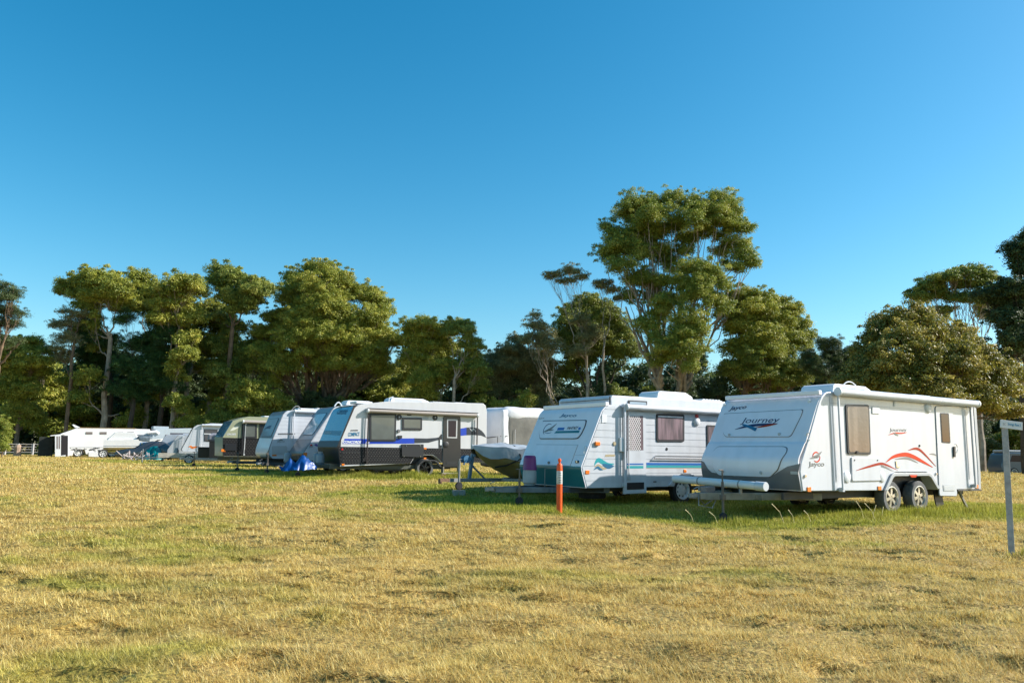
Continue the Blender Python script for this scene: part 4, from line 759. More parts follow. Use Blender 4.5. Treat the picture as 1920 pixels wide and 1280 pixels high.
for u in (1.02, ):
    q = ss[6]; L_ = [(u, -q[1]-.07, q[3]-.15), (u+.02, -q[1]-.09, q[3]-.25), (u-.25, -.55, .85), (u-.5, -.30, .78)]; mb.tube(L_, .022, 6); mb.tube([(u, -q[1]-.075, q[3]-.15), (u, -q[1]*.7, q[3]+.10), (u, 0, q[3]+.18), (u, q[1]*.7, q[3]+.1), (u, q[1]+.07, q[3]-.15)], .02, 6)
mb.build('strap', black, bc.root)
# ================================================================= blue tarpaulin over a drawbar, left centre
def crumple(name, outline, depth, m, seed, thick=.35, amp=.06, label=None, cat='tarpaulin'):
    """a heap: outline gives the ridge height above ground at points along its width (metres)"""
    xs = np.linspace(0, outline[-1][0], 34); hz = np.interp(xs, [p[0] for p in outline], [p[1] for p in outline]); lz = np.interp(xs, [p[0] for p in outline], [p[2] for p in outline]); mb = MB(); m_ = 17
    for i, x in enumerate(xs):
        for j, s in enumerate(np.linspace(-1, 1, m_)):
            e = min(1, 4*min(x, xs[-1]-x)/xs[-1]+.1); mb.v.append((x, thick*s*e+amp*(vn(np.array(x*6.), np.array(s*2.+seed), seed)-.5), lz[i]+(hz[i]-lz[i])*(1-abs(s)**1.5)+amp*(float(vn(np.array(x*13.), np.array(s*5.), seed+5))-.5)*(1-abs(s)*.5)))
    mb.f += [(i*m_+j, i*m_+j+1, (i+1)*m_+j+1, (i+1)*m_+j) for i in range(len(xs)-1) for j in range(m_-1)]
    o = mb.build(name, m, None, smooth=False); o.data.polygons.foreach_set('use_smooth', [True]*len(o.data.polygons)); tag(o, label, cat); return o
btm = MM('blue tarpaulin fabric', (.003, .065, .27), .4, var=.3, vscale=3, bump=.4, bscale=9)
o = crumple('tarpaulin', [(0, .62, .55), (.18, .60, .42), (.55, 1.05, .42), (.82, .76, .48), (1.15, 1.22, .45), (1.7, .88, .50), (1.95, .62, .5)], 0, btm, 3, .42, .14, 'bright blue tarpaulin wrapped over the drawbar between the gas bottles', 'tarpaulin')
p = atY(519, 878, 29.2); o.location = (p[0]+.1, p[1], .10); o.rotation_euler = (0, 0, .12); o.scale = (.70, 1, .76)
o = crumple('tarpaulin', [(0, .3, .0), (.4, .95, .0), (1.1, 1.15, .0), (1.5, .5, .0), (1.9, .1, .0)], 0, MM('teal tarpaulin fabric', (.0, .20, .22), .4, var=.4, vscale=3), 8, .6, .2, 'crumpled teal tarpaulin heaped in front of the far campers', 'tarpaulin')
p = atz(266, 862, .15); o.location = (p[0], p[1], .1)
random.seed(5); mb = MB(); p = atz(258, 864, .15)
for i in range(26): x, y = p[0]+random.uniform(-1.0, .7), p[1]+random.uniform(-.4, .4); a = random.uniform(0, 6.28); l = random.uniform(.3, .8); mb.tube([(x, y, .2+random.random()*.3), (x+l*math.cos(a), y+.3*math.sin(a), .35+random.random()*.55)], .03, 5)
tag(mb.build('scrap_heap', MM('pale scrap', (.55, .45, .42), .6)), 'tangle of pale sticks and pipes beside the teal tarpaulin', 'heap')
# ================================================================= utility trailer with black bin
U = Van('box_trailer', (-20.3, 50.0, .15), 66, 'low box trailer with pale timber boards along its side, before the sage green caravan', 'trailer'); c7s = U.side
mb = MB()
for i in range(3):
    z = .38+i*.10; mb.box(-2.0, 1.6, -.02, .02, z, z+.085)
mb.box(-2.0, 1.6, .02, 1.3, .40, .43).build('timber_boards', MM('weathered pale boards', (.55, .50, .42), .8, var=.25, vscale=6), U.root)
wheel(U, -.2, .28, .29, -.12, .16, steelw, 'steel'); wheel(U, -.2, .28, .29, 1.25, .16, steelw, 'steel'); mb = MB(); beam(mb, (-3.4, .65, .36), (1.5, .65, .36), .06, .08); beam(mb, (-3.0, .65, .36), (-1.9, .1, .36), .05, .06); mb.tube([(-2.9, .5, .05), (-2.9, .5, .9)], .03, 8); mb.build('drawbar', galv, U.root)
def wbox(name, m, p, sx, sy, sz, z0, label, cat, taper=.9):
    mb = MB(); hx, hy = sx/2, sy/2; mb.add([(x*(1 if z else taper), y*(1 if z else taper), z*sz) for z in (0, 1) for x, y in ((-hx, -hy), (hx, -hy), (hx, hy), (-hx, hy))], [(3, 2, 1, 0), (4, 5, 6, 7), (0, 1, 5, 4), (1, 2, 6, 5), (2, 3, 7, 6), (3, 0, 4, 7)])
    mb.box(-hx*1.05, hx*1.05, -hy*1.05, hy*1.05, sz, sz+.05); o = mb.build(name, m, None, .03); o.location = (p[0], p[1], z0); o.rotation_euler = (0, 0, .35); tag(o, label, cat); return o
p = atY(406, 850, 49.6); wbox('barbecue_box', MM('black plastic'), p, .95, .7, 1.0, .55, 'large black barbecue body standing on the timber sided trailer', 'barbecue'); p = atY(384, 850, 50.0); wbox('crate', black, p, .85, .6, .62, .55, 'low black crate left of the barbecue on the trailer', 'crate')
sb = softbox(-.45, .45, -.3, .3, 0, .5, MM('grey cloth', (.28, .27, .30), .9, var=.3), 'grey_cover', None, .12, 3, rr=.15); p = atY(404, 832, 49.6); sb.location = (p[0], p[1], 1.58); tag(sb, 'crumpled grey cloth draped on top of the black barbecue', 'cloth')
# ================================================================= white boat far left
WB = Van('white_boat', (-34.4, 66.0, .15), 66, 'white fishing boat with blue lettering and a yellow keel stripe on a trailer', 'boat')
mb = MB(); R_ = []; n = 13
for i in range(21):
    u = 5.6*i/20; bow = max(0, (u-4.0)/1.6); hb = 1.0*(1-bow**2*.95); kz = .55+.75*bow**2; g_ = 1.50+.25*(u/5.6); row = []
    for s in np.linspace(-1, 1, n): t = abs(s); row.append((u, hb*np.sign(s)*min(1, t/.5)**.9+1.1, kz+(g_-kz)*(.35*t/.5 if t < .5 else .35+.65*(t-.5)/.5)))
    R_.append(row)
mb.add([p for r in R_ for p in r], [(i*n+j, i*n+j+1, (i+1)*n+j+1, (i+1)*n+j) for i in range(20) for j in range(n-1)]+[tuple(range(n)), tuple(20*n+j for j in range(n))]+[tuple(i*n for i in range(21))+tuple(i*n+n-1 for i in range(20, -1, -1))])
mb.build('hull', fwm, WB.root, smooth=True)
f_ = WB.sideframe(.09); lettering('ABBEY', MM('bright blue lettering', (.02, .22, .60), .4), f_, f_.px(cE(1610, 436)), f_.px(cE(1760, 430)), .26, .25, .04, .01); plate('stripe', lgrey, f_, [(0, 1.02), (5.0, 1.08), (5.0, 1.11), (0, 1.05)], .015)
MB().prism([(0.1, .50), (4.0, .50), (4.0, .62), (.1, .62)], WB.sideframe(.6), 0, -1.0).build('keel_stripe', MM('yellow stripe', (.5, .38, .04), .5), WB.root); MB().box(2.9, 3.2, .03, .12, .9, 1.3).build('yellow_tag', MM('yellow stripe'), WB.root)
MB().prism([(.2, 1.5), (.8, 2.2), (2.4, 2.2), (2.6, 1.52)], WB.sideframe(.35), 0, -1.5).build('cabin', fwm, WB.root, .05); sb = softbox(2.5, 3.7, .05, 1.2, 1.35, 1.9, MM('slate canvas', (.13, .17, .20), .7, var=.3), 'rolled_canopy', WB.root, .08, 2, rr=.2)
wheel(WB, .05, .36, .37, -.1, .2, steelw, 'spoke', tm=rubber); mb = MB(); beam(mb, (-.2, 1.1, .42), (6.5, 1.1, .42), .08, .1); mb.build('trailer_frame', galv, WB.root)
# ================================================================= dark car
CR = Van('parked_car', (-30.15, 59.6, .15), 72, 'dark grey sedan seen nose first beside the teal tarpaulin', 'car')
cpaint = MM('dark grey car paint', (.045, .05, .06), .25, coat=1.)
mb = MB(); R_ = []; n = 11; prof = [(0, .30, .55), (.12, .24, .70), (.6, .22, .82), (1.3, .22, .90), (1.9, .22, 1.30), (2.4, .22, 1.43), (3.3, .22, 1.42), (3.9, .22, 1.10), (4.5, .26, .98), (4.6, .35, .85)]
for i in range(31):
    u = 4.6*i/30; lo_ = np.interp(u, [q[0] for q in prof], [q[1] for q in prof]); hi_ = np.interp(u, [q[0] for q in prof], [q[2] for q in prof]); wd = .88*(1-.16*abs(u/2.3-1)**4); row = []
    for j, (yy, zz) in enumerate([(-.98, 0), (-1, .35), (-.98, .62), (-.86 if hi_ > 1 else -.94, .88), (-.62, 1), (0, 1.02), (.62, 1), (.86 if hi_ > 1 else .94, .88), (.98, .62), (1, .35), (.98, 0)]): row.append((u, yy*wd+.9, lo_+(hi_-lo_)*zz))
    R_.append(row)
mb.add([p for r in R_ for p in r], [(i*n+j, i*n+j+1, (i+1)*n+j+1, (i+1)*n+j) for i in range(30) for j in range(n-1)]+[tuple(range(n)), tuple(30*n+j for j in range(n))]+[(i*n, (i+1)*n, (i+1)*n+n-1, i*n+n-1) for i in range(30)])
mb.build('body', cpaint, CR.root, smooth=True); MB().add([(1.32, .25, .93), (1.32, 1.55, .93), (1.92, 1.4, 1.325), (1.92, .4, 1.325)], [(0, 1, 2, 3)]).build('windscreen', glassd, CR.root)
for v in (.16, 1.42): MB().add([(.03, v, .58), (.03, v+.3, .58), (.14, v+.3, .70), (.14, v, .70)], [(0, 1, 2, 3)]).build('headlight', chrome, CR.root)
for u in (.85, 3.6):
    for v in (.0, 1.62): wheel(CR, u, .31, .32, v, .2, alloy, 'spoke')
# ================================================================= bollard, sign post, far objects
bo = empty('bollard', tuple(atz(1048.5, 961, 0))); tag(bo, 'orange plastic bollard with a white reflective band, in front of the teal fronted caravan', 'bollard')
om = MM('orange plastic', (.86, .10, .008), .45, var=.12, vscale=5)
MB().lathe([(.062, -.05), (.062, .62), (.062, .90), (.056, 1.0), (.050, 1.02), (.036, 1.03), (.022, 1.035), (.022, 1.06), (.032, 1.075), (.036, 1.10), (.03, 1.13), (.001, 1.14)], (0, 0, 0), (0, 0, 1), 24, False).build('post', om, bo, smooth=True)
MB().lathe([(.0625, .60), (.0635, .605), (.0635, .87), (.0625, .875)], (0, 0, 0), (0, 0, 1), 24, False).build('reflective_band', MM('worn white band', (.62, .62, .60), .4, var=.25, vscale=20), bo, smooth=True)
mb = MB()
for i, z in enumerate((.63, .68, .73, .78, .83)):
    a0, a1 = -1.9, -.9
    for k in range(6): t0, t1 = a0+(a1-a0)*k/6, a0+(a1-a0)*(k+1)/6; mb.add([(.0645*math.cos(t0), .0645*math.sin(t0), z), (.0645*math.cos(t1), .0645*math.sin(t1), z), (.0645*math.cos(t1), .0645*math.sin(t1), z+.012), (.0645*math.cos(t0), .0645*math.sin(t0), z+.012)], [(0, 1, 2, 3)])
mb.build('band_marks', greyp, bo)
sp_ = atz(1897, 1038, 0); tp = atY(1883.5, 797, sp_[1]); r_ = Vector((tp[0]-sp_[0], 0, tp[2]-sp_[2])); tilt = math.atan2(r_[0], r_[2])
so_ = empty('sign_post', tuple(sp_)); so_.rotation_euler = (0, tilt, 0); tag(so_, 'grey square timber post with a small white storage row sign, at the right edge', 'sign post')
pm_ = MM('weathered grey timber', (.44, .43, .43), .85, var=.3, vscale=14, bump=.3, bscale=50); Lp = r_.length
po = MB().box(-.038, .038, -.038, .038, -.1, Lp).build('post', pm_, so_, .004); po.rotation_euler = (0, 0, math.radians(-32))
bd = empty('board', (0, 0, Lp), parent=so_); bd.rotation_euler = (0, math.radians(4), math.radians(8))
sgn = MB().box(-.095, .225, -.052, -.040, -.055, .055).build('sign_board', plastic, so_, .002); sgn.location = (0, 0, Lp+.012); sgn.rotation_euler = (0, math.radians(5.0), math.radians(4))
class _F: pass
ff = Frame(J, (0, -.052, 0), (1, 0, 0), (0, 0, 1), (0, -1, 0))
lettering('Storage Row 2', MM('sky blue lettering', (.02, .28, .50), .4), ff, (.01, -.022), (.195, -.022), .05, 0, .0, .001, sgn); lettering('sc', lgrey, ff, (-.06, -.018), (-.02, -.018), .035, .1, 0, .001, sgn)
bpy.data.objects.remove(bd)
RV = Van('caravan', tuple(np.array(atY(1881, 880, 62.))*[1, 1, 0]+[0, 0, -.1]), 88, 'dark blue grey van with a pale roof, half hidden behind the sign post', 'van', 'caravans parked in a row on the grass'); RV.root['category'] = 'van'; RV.root['group'] = 'vans at the tree line'; del RV.root['group']
body(RV, [(0, .2), (-.1, .9), (.25, 1.75), (.6, 1.9), (5.2, 1.9), (5.3, .2)], 1.9, MM('slate blue paint', (.07, .11, .15), .35, coat=.6), .12); MB().box(.4, 5.2, .1, 1.8, 1.88, 2.06).build('roof', lgrey, RV.root, .08); plate('window', glassd, RV.side, [(.6, 1.15), (2.2, 1.15), (2.2, 1.65), (.8, 1.65)], .01)
wheel(RV, .9, .33, .34, -.02, .2, steelw, 'steel')
# fence far left
fe_ = empty('fence', (0, 0, 0)); tag(fe_, 'old post and rail wire fence along the far left edge of the field', 'fence')
for px_ in (-20, 8, 32, 60, 88): q = atz(px_, 853, .15); MB().box(q[0]-.09, q[0]+.09, q[1]-.09, q[1]+.09, .0, 1.25).build('fence_post', MM('weathered grey timber'), fe_)
a_ = atz(-40, 853, .15); b_ = atz(92, 853, .15)
for z in (.45, .7, .95, 1.2): MB().tube([(a_[0], a_[1], z), (b_[0], b_[1], z)], .025, 5).build('fence_rail', galv, fe_)
q = atz(32, 855, .15); tag(MB().lathe([(.32, -.1), (.27, .5), (.30, .8), (.2, 1.0), (.001, 1.02)], (q[0], q[1], .15), (0, 0, 1), 9, False).build('tree_stump', MM('pale stump', (.40, .28, .20), .9, var=.3), None), 'pale broken tree stump standing before the far left fence', 'stump')
# ================================================================= ground
def grid_mesh(xs, ys, zf, name):
    X, Y = np.meshgrid(xs, ys); Z = zf(X, Y); nx, ny = len(xs), len(ys); n = nx*ny
    me = bpy.data.meshes.new(name); me.vertices.add(n); me.vertices.foreach_set('co', np.stack([X.ravel(), Y.ravel(), Z.ravel()], 1).ravel())
    i = (np.arange(ny-1)[:, None]*nx+np.arange(nx-1)[None]).ravel(); q = np.stack([i, i+1, i+nx+1, i+nx], 1); m = len(q)
    me.loops.add(m*4); me.loops.foreach_set('vertex_index', q.ravel()); me.polygons.add(m); me.polygons.foreach_set('loop_start', np.arange(m)*4); me.polygons.foreach_set('loop_total', np.full(m, 4)); me.polygons.foreach_set('use_smooth', np.ones(m, bool)); me.update(calc_edges=True)
    return me, X.ravel(), Y.ravel()
def spaced(a, b, s0, g):
    out = [a]; s = s0
    while out[-1] < b: out.append(out[-1]+s); s *= g
    return np.array(out)
ysf = np.arange(2.5, 14, .05); ysm = spaced(14, 60, .055, 1.012); ysb = spaced(ysm[-1], 1500, 1.0, 1.09); ysn = -spaced(-2.4, 60, .3, 1.15)[::-1]
ys = np.concatenate([ysn[ysn < 2.4], ysf, ysm[0:], ysb[1:]]); xr = np.concatenate([np.arange(0, 9, .055), spaced(9, 1500, .08, 1.035)]); xs = np.concatenate([-xr[:0:-1], xr])
gme, gx, gy = grid_mesh(xs, ys, ground_z, 'ground')
def greens(x, y):
    return np.clip(lushness(x, y)*.85+.62*sstep(.54, .70, fbm(x*.42+3, y*.60, 41, 3))*(.45+.55*sstep(.35, .65, fbm(x*2.3, y*3.1, 43, 2))), 0, 1)
at_ = gme.attributes.new('green', 'FLOAT', 'POINT'); at_.data.foreach_set('value', greens(gx, gy).astype(np.float32))
def grass_mat(name, ground=False):
    m = bpy.data.materials.new(name); m.use_nodes = True; n = m.node_tree; L = n.links; p = n.nodes['Principled BSDF']; p.inputs['Roughness'].default_value = .75; p.inputs['Specular IOR Level'].default_value = .25
    ag = n.nodes.new('ShaderNodeAttribute'); ag.attribute_name = 'green'
    geo = n.nodes.new('ShaderNodeNewGeometry')
    def noise(sc, det=4, w=None):
        mp = n.nodes.new('ShaderNodeMapping'); mp.inputs['Scale'].default_value = w or (1, 1, 1); L.new(geo.outputs['Position'], mp.inputs['Vector'])
        z = n.nodes.new('ShaderNodeTexNoise'); z.inputs['Scale'].default_value = sc; z.inputs['Detail'].default_value = det; L.new(mp.outputs[0], z.inputs['Vector']); return z.outputs['Fac']
    def ramp(f, stops):
        r = n.nodes.new('ShaderNodeValToRGB'); e = r.color_ramp.elements
        while len(e) < len(stops): e.new(.5)
        for q, (a, c) in zip(e, stops): q.position = a; q.color = (*c, 1)
        L.new(f, r.inputs['Fac']); return r.outputs[0]
    if ground: src = noise(26, 6, (1, 1.6, 1))
    else:
        at = n.nodes.new('ShaderNodeAttribute'); at.attribute_name = 'tint'; src = at.outputs['Fac']
    dry = ramp(src, [(.40, (.24, .16, .05)), (.56, (.42, .30, .09)), (.75, (.56, .43, .15)), (.95, (.66, .53, .24))] if ground else [(.22, (.26, .16, .045)), (.42, (.56, .37, .10)), (.62, (.84, .65, .22)), (.85, (.95, .82, .42))])
    grn = ramp(src, [(.40, (.12, .13, .016)), (.6, (.25, .26, .03)), (.8, (.38, .36, .06)), (.95, (.44, .42, .1))] if ground else [(.2, (.13, .15, .015)), (.45, (.31, .34, .03)), (.7, (.50, .49, .08)), (.9, (.60, .56, .16))])
    big = noise(.35, 4); nf = noise(1.4, 5)
    mx = n.nodes.new('ShaderNodeMath'); mx.operation = 'MULTIPLY_ADD'; mx.use_clamp = True
    ad = n.nodes.new('ShaderNodeMath'); ad.operation = 'MULTIPLY_ADD'; L.new(big, ad.inputs[0]); ad.inputs[1].default_value = .9; ad.inputs[2].default_value = -.45
    a2 = n.nodes.new('ShaderNodeMath'); a2.operation = 'ADD'; a2.use_clamp = True; L.new(ad.outputs[0], a2.inputs[0]); L.new(ag.outputs['Fac'], a2.inputs[1])
    mix = n.nodes.new('ShaderNodeMix'); mix.data_type = 'RGBA'; L.new(a2.outputs[0], mix.inputs[0]); L.new(dry, mix.inputs[6]); L.new(grn, mix.inputs[7])
    tn = ramp(nf, [(.35, (.86, .84, .82)), (.65, (1.05, 1.03, 1.0))]); mul = n.nodes.new('ShaderNodeMix'); mul.data_type = 'RGBA'; mul.blend_type = 'MULTIPLY'; mul.inputs[0].default_value = 1; L.new(mix.outputs[2], mul.inputs[6]); L.new(tn, mul.inputs[7])
    L.new(mul.outputs[2], p.inputs['Base Color'])
    if ground:
        b = n.nodes.new('ShaderNodeBump'); b.inputs['Strength'].default_value = .9; b.inputs['Distance'].default_value = .05; L.new(noise(18, 6, (1, 1.5, 1)), b.inputs['Height']); L.new(b.outputs[0], p.inputs['Normal'])
    else:
        tr = n.nodes.new('ShaderNodeBsdfTranslucent'); L.new(mul.outputs[2], tr.inputs['Color']); ms = n.nodes.new('ShaderNodeMixShader'); ms.inputs[0].default_value = .35
        L.new(p.outputs[0], ms.inputs[1]); L.new(tr.outputs[0], ms.inputs[2]); L.new(ms.outputs[0], n.nodes['Material Output'].inputs[0])
    return m
gme.materials.append(grass_mat('mown field', True)); go = bpy.data.objects.new('ground', gme); COL.objects.link(go); tag(go, kind='structure')
# ================================================================= grass blades
rg = np.random.default_rng(11)
def tri_mesh(name, V, tris, attrs, m):
    me = bpy.data.meshes.new(name); me.vertices.add(len(V)); me.vertices.foreach_set('co', V.astype(np.float32).ravel()); k = tris.shape[1]; t = len(tris)
    me.loops.add(t*k); me.loops.foreach_set('vertex_index', tris.ravel().astype(np.int32)); me.polygons.add(t); me.polygons.foreach_set('loop_start', (np.arange(t)*k).astype(np.int32)); me.polygons.foreach_set('loop_total', np.full(t, k, np.int32)); me.update(calc_edges=True)
    for a, v in attrs.items(): q = me.attributes.new(a, 'FLOAT', 'POINT'); q.data.foreach_set('value', v.astype(np.float32))
    me.materials.append(m); return me
VV = []; TT = []; GG = []
def blades(x, y, ln, wd, lean, tintb=0., grn=None):
    n = len(x); z = ground_z(x, y); a = rg.uniform(0, 6.283, n); el = np.clip(rg.normal(lean, .35, n), .05, 1.45); L = ln*rg.uniform(.5, 1.35, n)
    dx, dy = np.cos(a)*np.sin(el), np.sin(a)*np.sin(el); dz = np.cos(el); px_, py_ = -np.sin(a), np.cos(a); w = wd*rg.uniform(.6, 1.4, n)/2
    P0 = np.stack([x-px_*w, y-py_*w, z-.01], 1); P1 = np.stack([x+px_*w, y+py_*w, z-.01], 1); T = np.stack([x+dx*L, y+dy*L, z+dz*L], 1)
    b = sum(len(v) for v in VV); VV.append(np.stack([P0, P1, T], 1).reshape(-1, 3)); 
    t = np.clip(rg.normal(.55, .17, n)+tintb, 0, 1); g = greens(x, y) if grn is None else grn; g = np.clip(g+rg.normal(0, .13, n), 0, 1)
    TT.append(np.repeat(t, 3)); GG.append(np.repeat(g, 3))
def scatter(y0, y1, dens, ln, wd, lean, clump=True):
    area = (y1-y0)*((y0+y1)*.70+2.4); n = int(area*dens); y = np.sqrt(rg.uniform(y0*y0, y1*y1, n)); x = (rg.uniform(-1, 1, n))*(y*.70+1.2)
    if clump:
        c = fbm(x*3.1+9, y*4.2, 77, 3); hol = sstep(.58, .70, fbm(x*2.0+31, y*4.4+7, 23, 3)); keep = rg.uniform(0, 1, n) < np.clip(.45+2.2*(c-.33), .4, 1)*(1-.45*hol); x, y = x[keep], y[keep]
        c = c[keep]; blades(x, y, ln*(.6+1.0*c), wd, lean)
    else: blades(x, y, ln, wd, lean)
scatter(3.2, 6, 15000, .055, .0045, 1.30); scatter(6, 10, 9000, .06, .0065, 1.30); scatter(10, 16, 4200, .07, .010, 1.28); scatter(16, 24, 1800, .08, .016, 1.15); scatter(24, 36, 700, .09, .026, 1.1); scatter(36, 85, 160, .10, .05, 1.1)
# longer green grass round wheels and along the shaded strip of each van
n = 520000; y = rg.uniform(14, 40, n); x = rg.uniform(-15, 14, n); lu = lushness(x, y); k = (rg.uniform(0, 1, n) < (lu-.35)*1.3*np.clip(1.5-y/40, .3, 1)); x, y, lu = x[k], y[k], lu[k]
blades(x, y, (.035+.06*(lu-.3)*(.4+1.4*fbm(x*.9, y*.9, 8, 3)))*(1-.5*np.exp(-((x-4)**2+(y-15.6)**2)/6.)), .012+.0005*y, .5, -.05, np.clip(.75+.3*fbm(x*.6, y*.6, 9, 2), 0, 1))
for (ux, uy), nn, hh in [((-1.6, 31.0), 5200, .30), ((-5.5, 29.6), 3000, .22), ((9.0, 17.4), 2600, .17), ((10.2, 18.6), 1500, .16), ((7.4, 16.6), 1500, .15), ((4.6, 21), 1600, .2), ((-3.6, 29.5), 4200, .26), ((6.74, 10.38), 420, .09), ((.98, 16.2), 300, .09), ((4.7, 15.9), 900, .14), ((10.6, 18.1), 1200, .2), ((-8.9, 31), 1800, .2), ((12.5, 19.5), 1400, .14)]:
    r = np.abs(rg.normal(0, .5 if nn > 450 else .09, nn)); a = rg.uniform(0, 6.283, nn); x = ux+r*np.cos(a)*(2.2 if nn > 1000 else 1); y = uy+r*np.sin(a); blades(x, y, hh*np.clip(1.25-r/1.3, .35, 1.3), .013, .38, -.08, np.full(nn, .9))
V = np.concatenate(VV); tr_ = np.arange(len(V)).reshape(-1, 3)
gm = tri_mesh('grass', V, tr_, {'tint': np.concatenate(TT), 'green': np.concatenate(GG)}, grass_mat('grass blades'))
gr = bpy.data.objects.new('grass', gm); COL.objects.link(gr); tag(gr, 'short dry yellow grass with green patches and longer tufts round the parked caravans', 'grass', kind='stuff')
# a few tall seed stalks before the big caravan
mb = MB()
for px_, py_, h, d in [(1470, 978, .34, -.22), (1489, 977, .22, -.1), (1520, 976, .2, -.12), (1620, 972, .36, -.14), (1636, 974, .30, .1), (1642, 975, .34, -.2), (1653, 974, .26, .06), (1300, 975, .2, -.15), (1345, 977, .18, -.15)]:
    q = atz(px_, py_, 0.); mb.tube([(q[0], q[1], -.02), (q[0]+d*.35, q[1], h*.55), (q[0]+d, q[1]+.03, h)], [.004, .004, .009], 5)
tag(mb.build('seed_stalks', MM('straw', (.62, .50, .26), .8)), 'few tall straw coloured seed stalks beside the nearest caravan', 'grass stalks', kind='stuff')
# ================================================================= trees
g1 = 'tall gum trees in the left half of the tree line'; g2 = 'trees of the right half of the tree line'
def leaf_mat(name, dark, mid, light, trans=.30, rough=.55):
    m = bpy.data.materials.new(name); m.use_nodes = True; n = m.node_tree; L = n.links; p = n.nodes['Principled BSDF']; p.inputs['Roughness'].default_value = rough; p.inputs['Specular IOR Level'].default_value = .45
    at = n.nodes.new('ShaderNodeAttribute'); at.attribute_name = 'tint'; r = n.nodes.new('ShaderNodeValToRGB'); e = r.color_ramp.elements; e.new(.5)
    for q, (a, c) in zip(e, [(.1, dark), (.5, mid), (.9, light)]): q.position = a; q.color = (*c, 1)
    L.new(at.outputs['Fac'], r.inputs['Fac']); L.new(r.outputs[0], p.inputs['Base Color'])
    t = n.nodes.new('ShaderNodeBsdfTranslucent'); L.new(r.outputs[0], t.inputs['Color']); ms = n.nodes.new('ShaderNodeMixShader'); ms.inputs[0].default_value = trans
    L.new(p.outputs[0], ms.inputs[1]); L.new(t.outputs[0], ms.inputs[2]); L.new(ms.outputs[0], n.nodes['Material Output'].inputs[0]); return m
LM = {'olive': leaf_mat('olive gum leaves', (0.134, 0.169, 0.018), (0.318, 0.337, 0.041), (0.575, 0.512, 0.092)),
      'green': leaf_mat('green gum leaves', (0.100, 0.146, 0.023), (0.239, 0.283, 0.044), (0.478, 0.462, 0.100)),
      'bright': leaf_mat('fresh green gum leaves', (0.118, 0.168, 0.022), (0.276, 0.319, 0.038), (0.533, 0.486, 0.107)),
      'grey': leaf_mat('grey green gum leaves', (0.124, 0.134, 0.051), (0.265, 0.257, 0.100), (0.442, 0.389, 0.168)),
      'dark': leaf_mat('dark pine needles', (0.023, 0.055, 0.016), (0.050, 0.118, 0.022), (0.109, 0.187, 0.040)),
      'shadegreen': leaf_mat('deep green foliage', (0.031, 0.056, 0.021), (0.074, 0.109, 0.031), (0.150, 0.185, 0.053)),
      'banksia': leaf_mat('leathery yellow green leaves', (0.099, 0.110, 0.014), (0.275, 0.247, 0.035), (0.600, 0.473, 0.150), .38, .5)}
BK = {'pale': mat('pale gum bark', (.44, .35, .26), .8, var=.5, vscale=2.2), 'brown': mat('brown bark', (.22, .145, .09), .85, var=.5, vscale=2), 'dark': mat('dark bark', (.09, .065, .045), .9, var=.4, vscale=2)}
def leaves(C, R, per, ll, lw, rng, flat=.6, droop=.25, tb=None, hollow=.35):
    """C clump centres, R clump radii; returns quads"""
    k = len(C); idx = np.repeat(np.arange(k), np.maximum((per*np.clip(R/np.median(R), .15, 1.6)**1.5).astype(int), 6)); n = len(idx); d = rng.normal(0, 1, (n, 3)); d /= np.linalg.norm(d, axis=1, keepdims=True); rr = (hollow+(1-hollow)*rng.uniform(0, 1, n)**.6)*rng.uniform(.75, 1.2, n)+np.abs(rng.normal(0, .17, n))
    d[:, 2] = np.where(d[:, 2] < -.5, -d[:, 2]*.6, d[:, 2]); P = C[idx]+d*(rr*R[idx])[:, None]*np.array([1, 1, flat])
    N = d*.9+rng.normal(0, .62, (n, 3))+np.array([0, 0, .35]); N /= np.linalg.norm(N, axis=1, keepdims=True)
    t = rng.normal(0, 1, (n, 3)); t[:, 2] -= droop*3; t -= N*(t*N).sum(1, keepdims=True); t /= np.linalg.norm(t, axis=1, keepdims=True); b = np.cross(N, t)
    l = ll*rng.uniform(.6, 1.4, n)[:, None]/2; w = lw*rng.uniform(.6, 1.4, n)[:, None]/2
    V = np.stack([P-t*l, P+b*w-t*l*.1, P+t*l, P-b*w-t*l*.1], 1).reshape(-1, 3); tb = rng.normal(.5, .13, k) if tb is None else tb
    T = np.clip(tb[idx]+rng.normal(0, .14, n), 0, 1); return V, np.repeat(T, 4)
def subclumps(c, r, rc, rng, dens=1.):
    n = max(4, int(dens*3.6*(r[0]*r[2]+r[0]*r[1]+r[1]*r[2])/(rc*rc)*.62)); d = rng.normal(0, 1, (n*3, 3)); d /= np.linalg.norm(d, axis=1, keepdims=True); d = d[(d[:, 2] > -.5) | (rng.uniform(0, 1, n*3) < .4)][:n]
    m_ = len(d)//2; f = rng.uniform(.35, 1.02, len(d)); P = c+d*f[:, None]*np.maximum(r-rc*.55, .15)
    d2 = rng.normal(0, 1, (m_, 3)); d2 /= np.linalg.norm(d2, axis=1, keepdims=True); d2[:, 2] = np.where(d2[:, 2] < -.3, -d2[:, 2], d2[:, 2]); P2 = c+d2*rng.uniform(.85, 1.18, m_)[:, None]*r
    return np.concatenate([P, P2]), np.concatenate([np.ones(len(d)), np.full(m_, .45)])
def branch(mb, p, q, r0, r1, rng, sag=.12, seg=5, n=5, wob=.06):
    p, q = np.array(p), np.array(q); L = np.linalg.norm(q-p); pts = []
    for i in range(seg+1): t = i/seg; w_ = p*(1-t)+q*t; w_ = w_+np.array([0, 0, -sag*L*math.sin(math.pi*t)])+(rng.normal(0, wob*L*.35, 3) if 0 < i < seg else 0); pts.append(w_)
    mb.tube(pts, [r0+(r1-r0)*i/seg for i in range(seg+1)], n, False); return pts
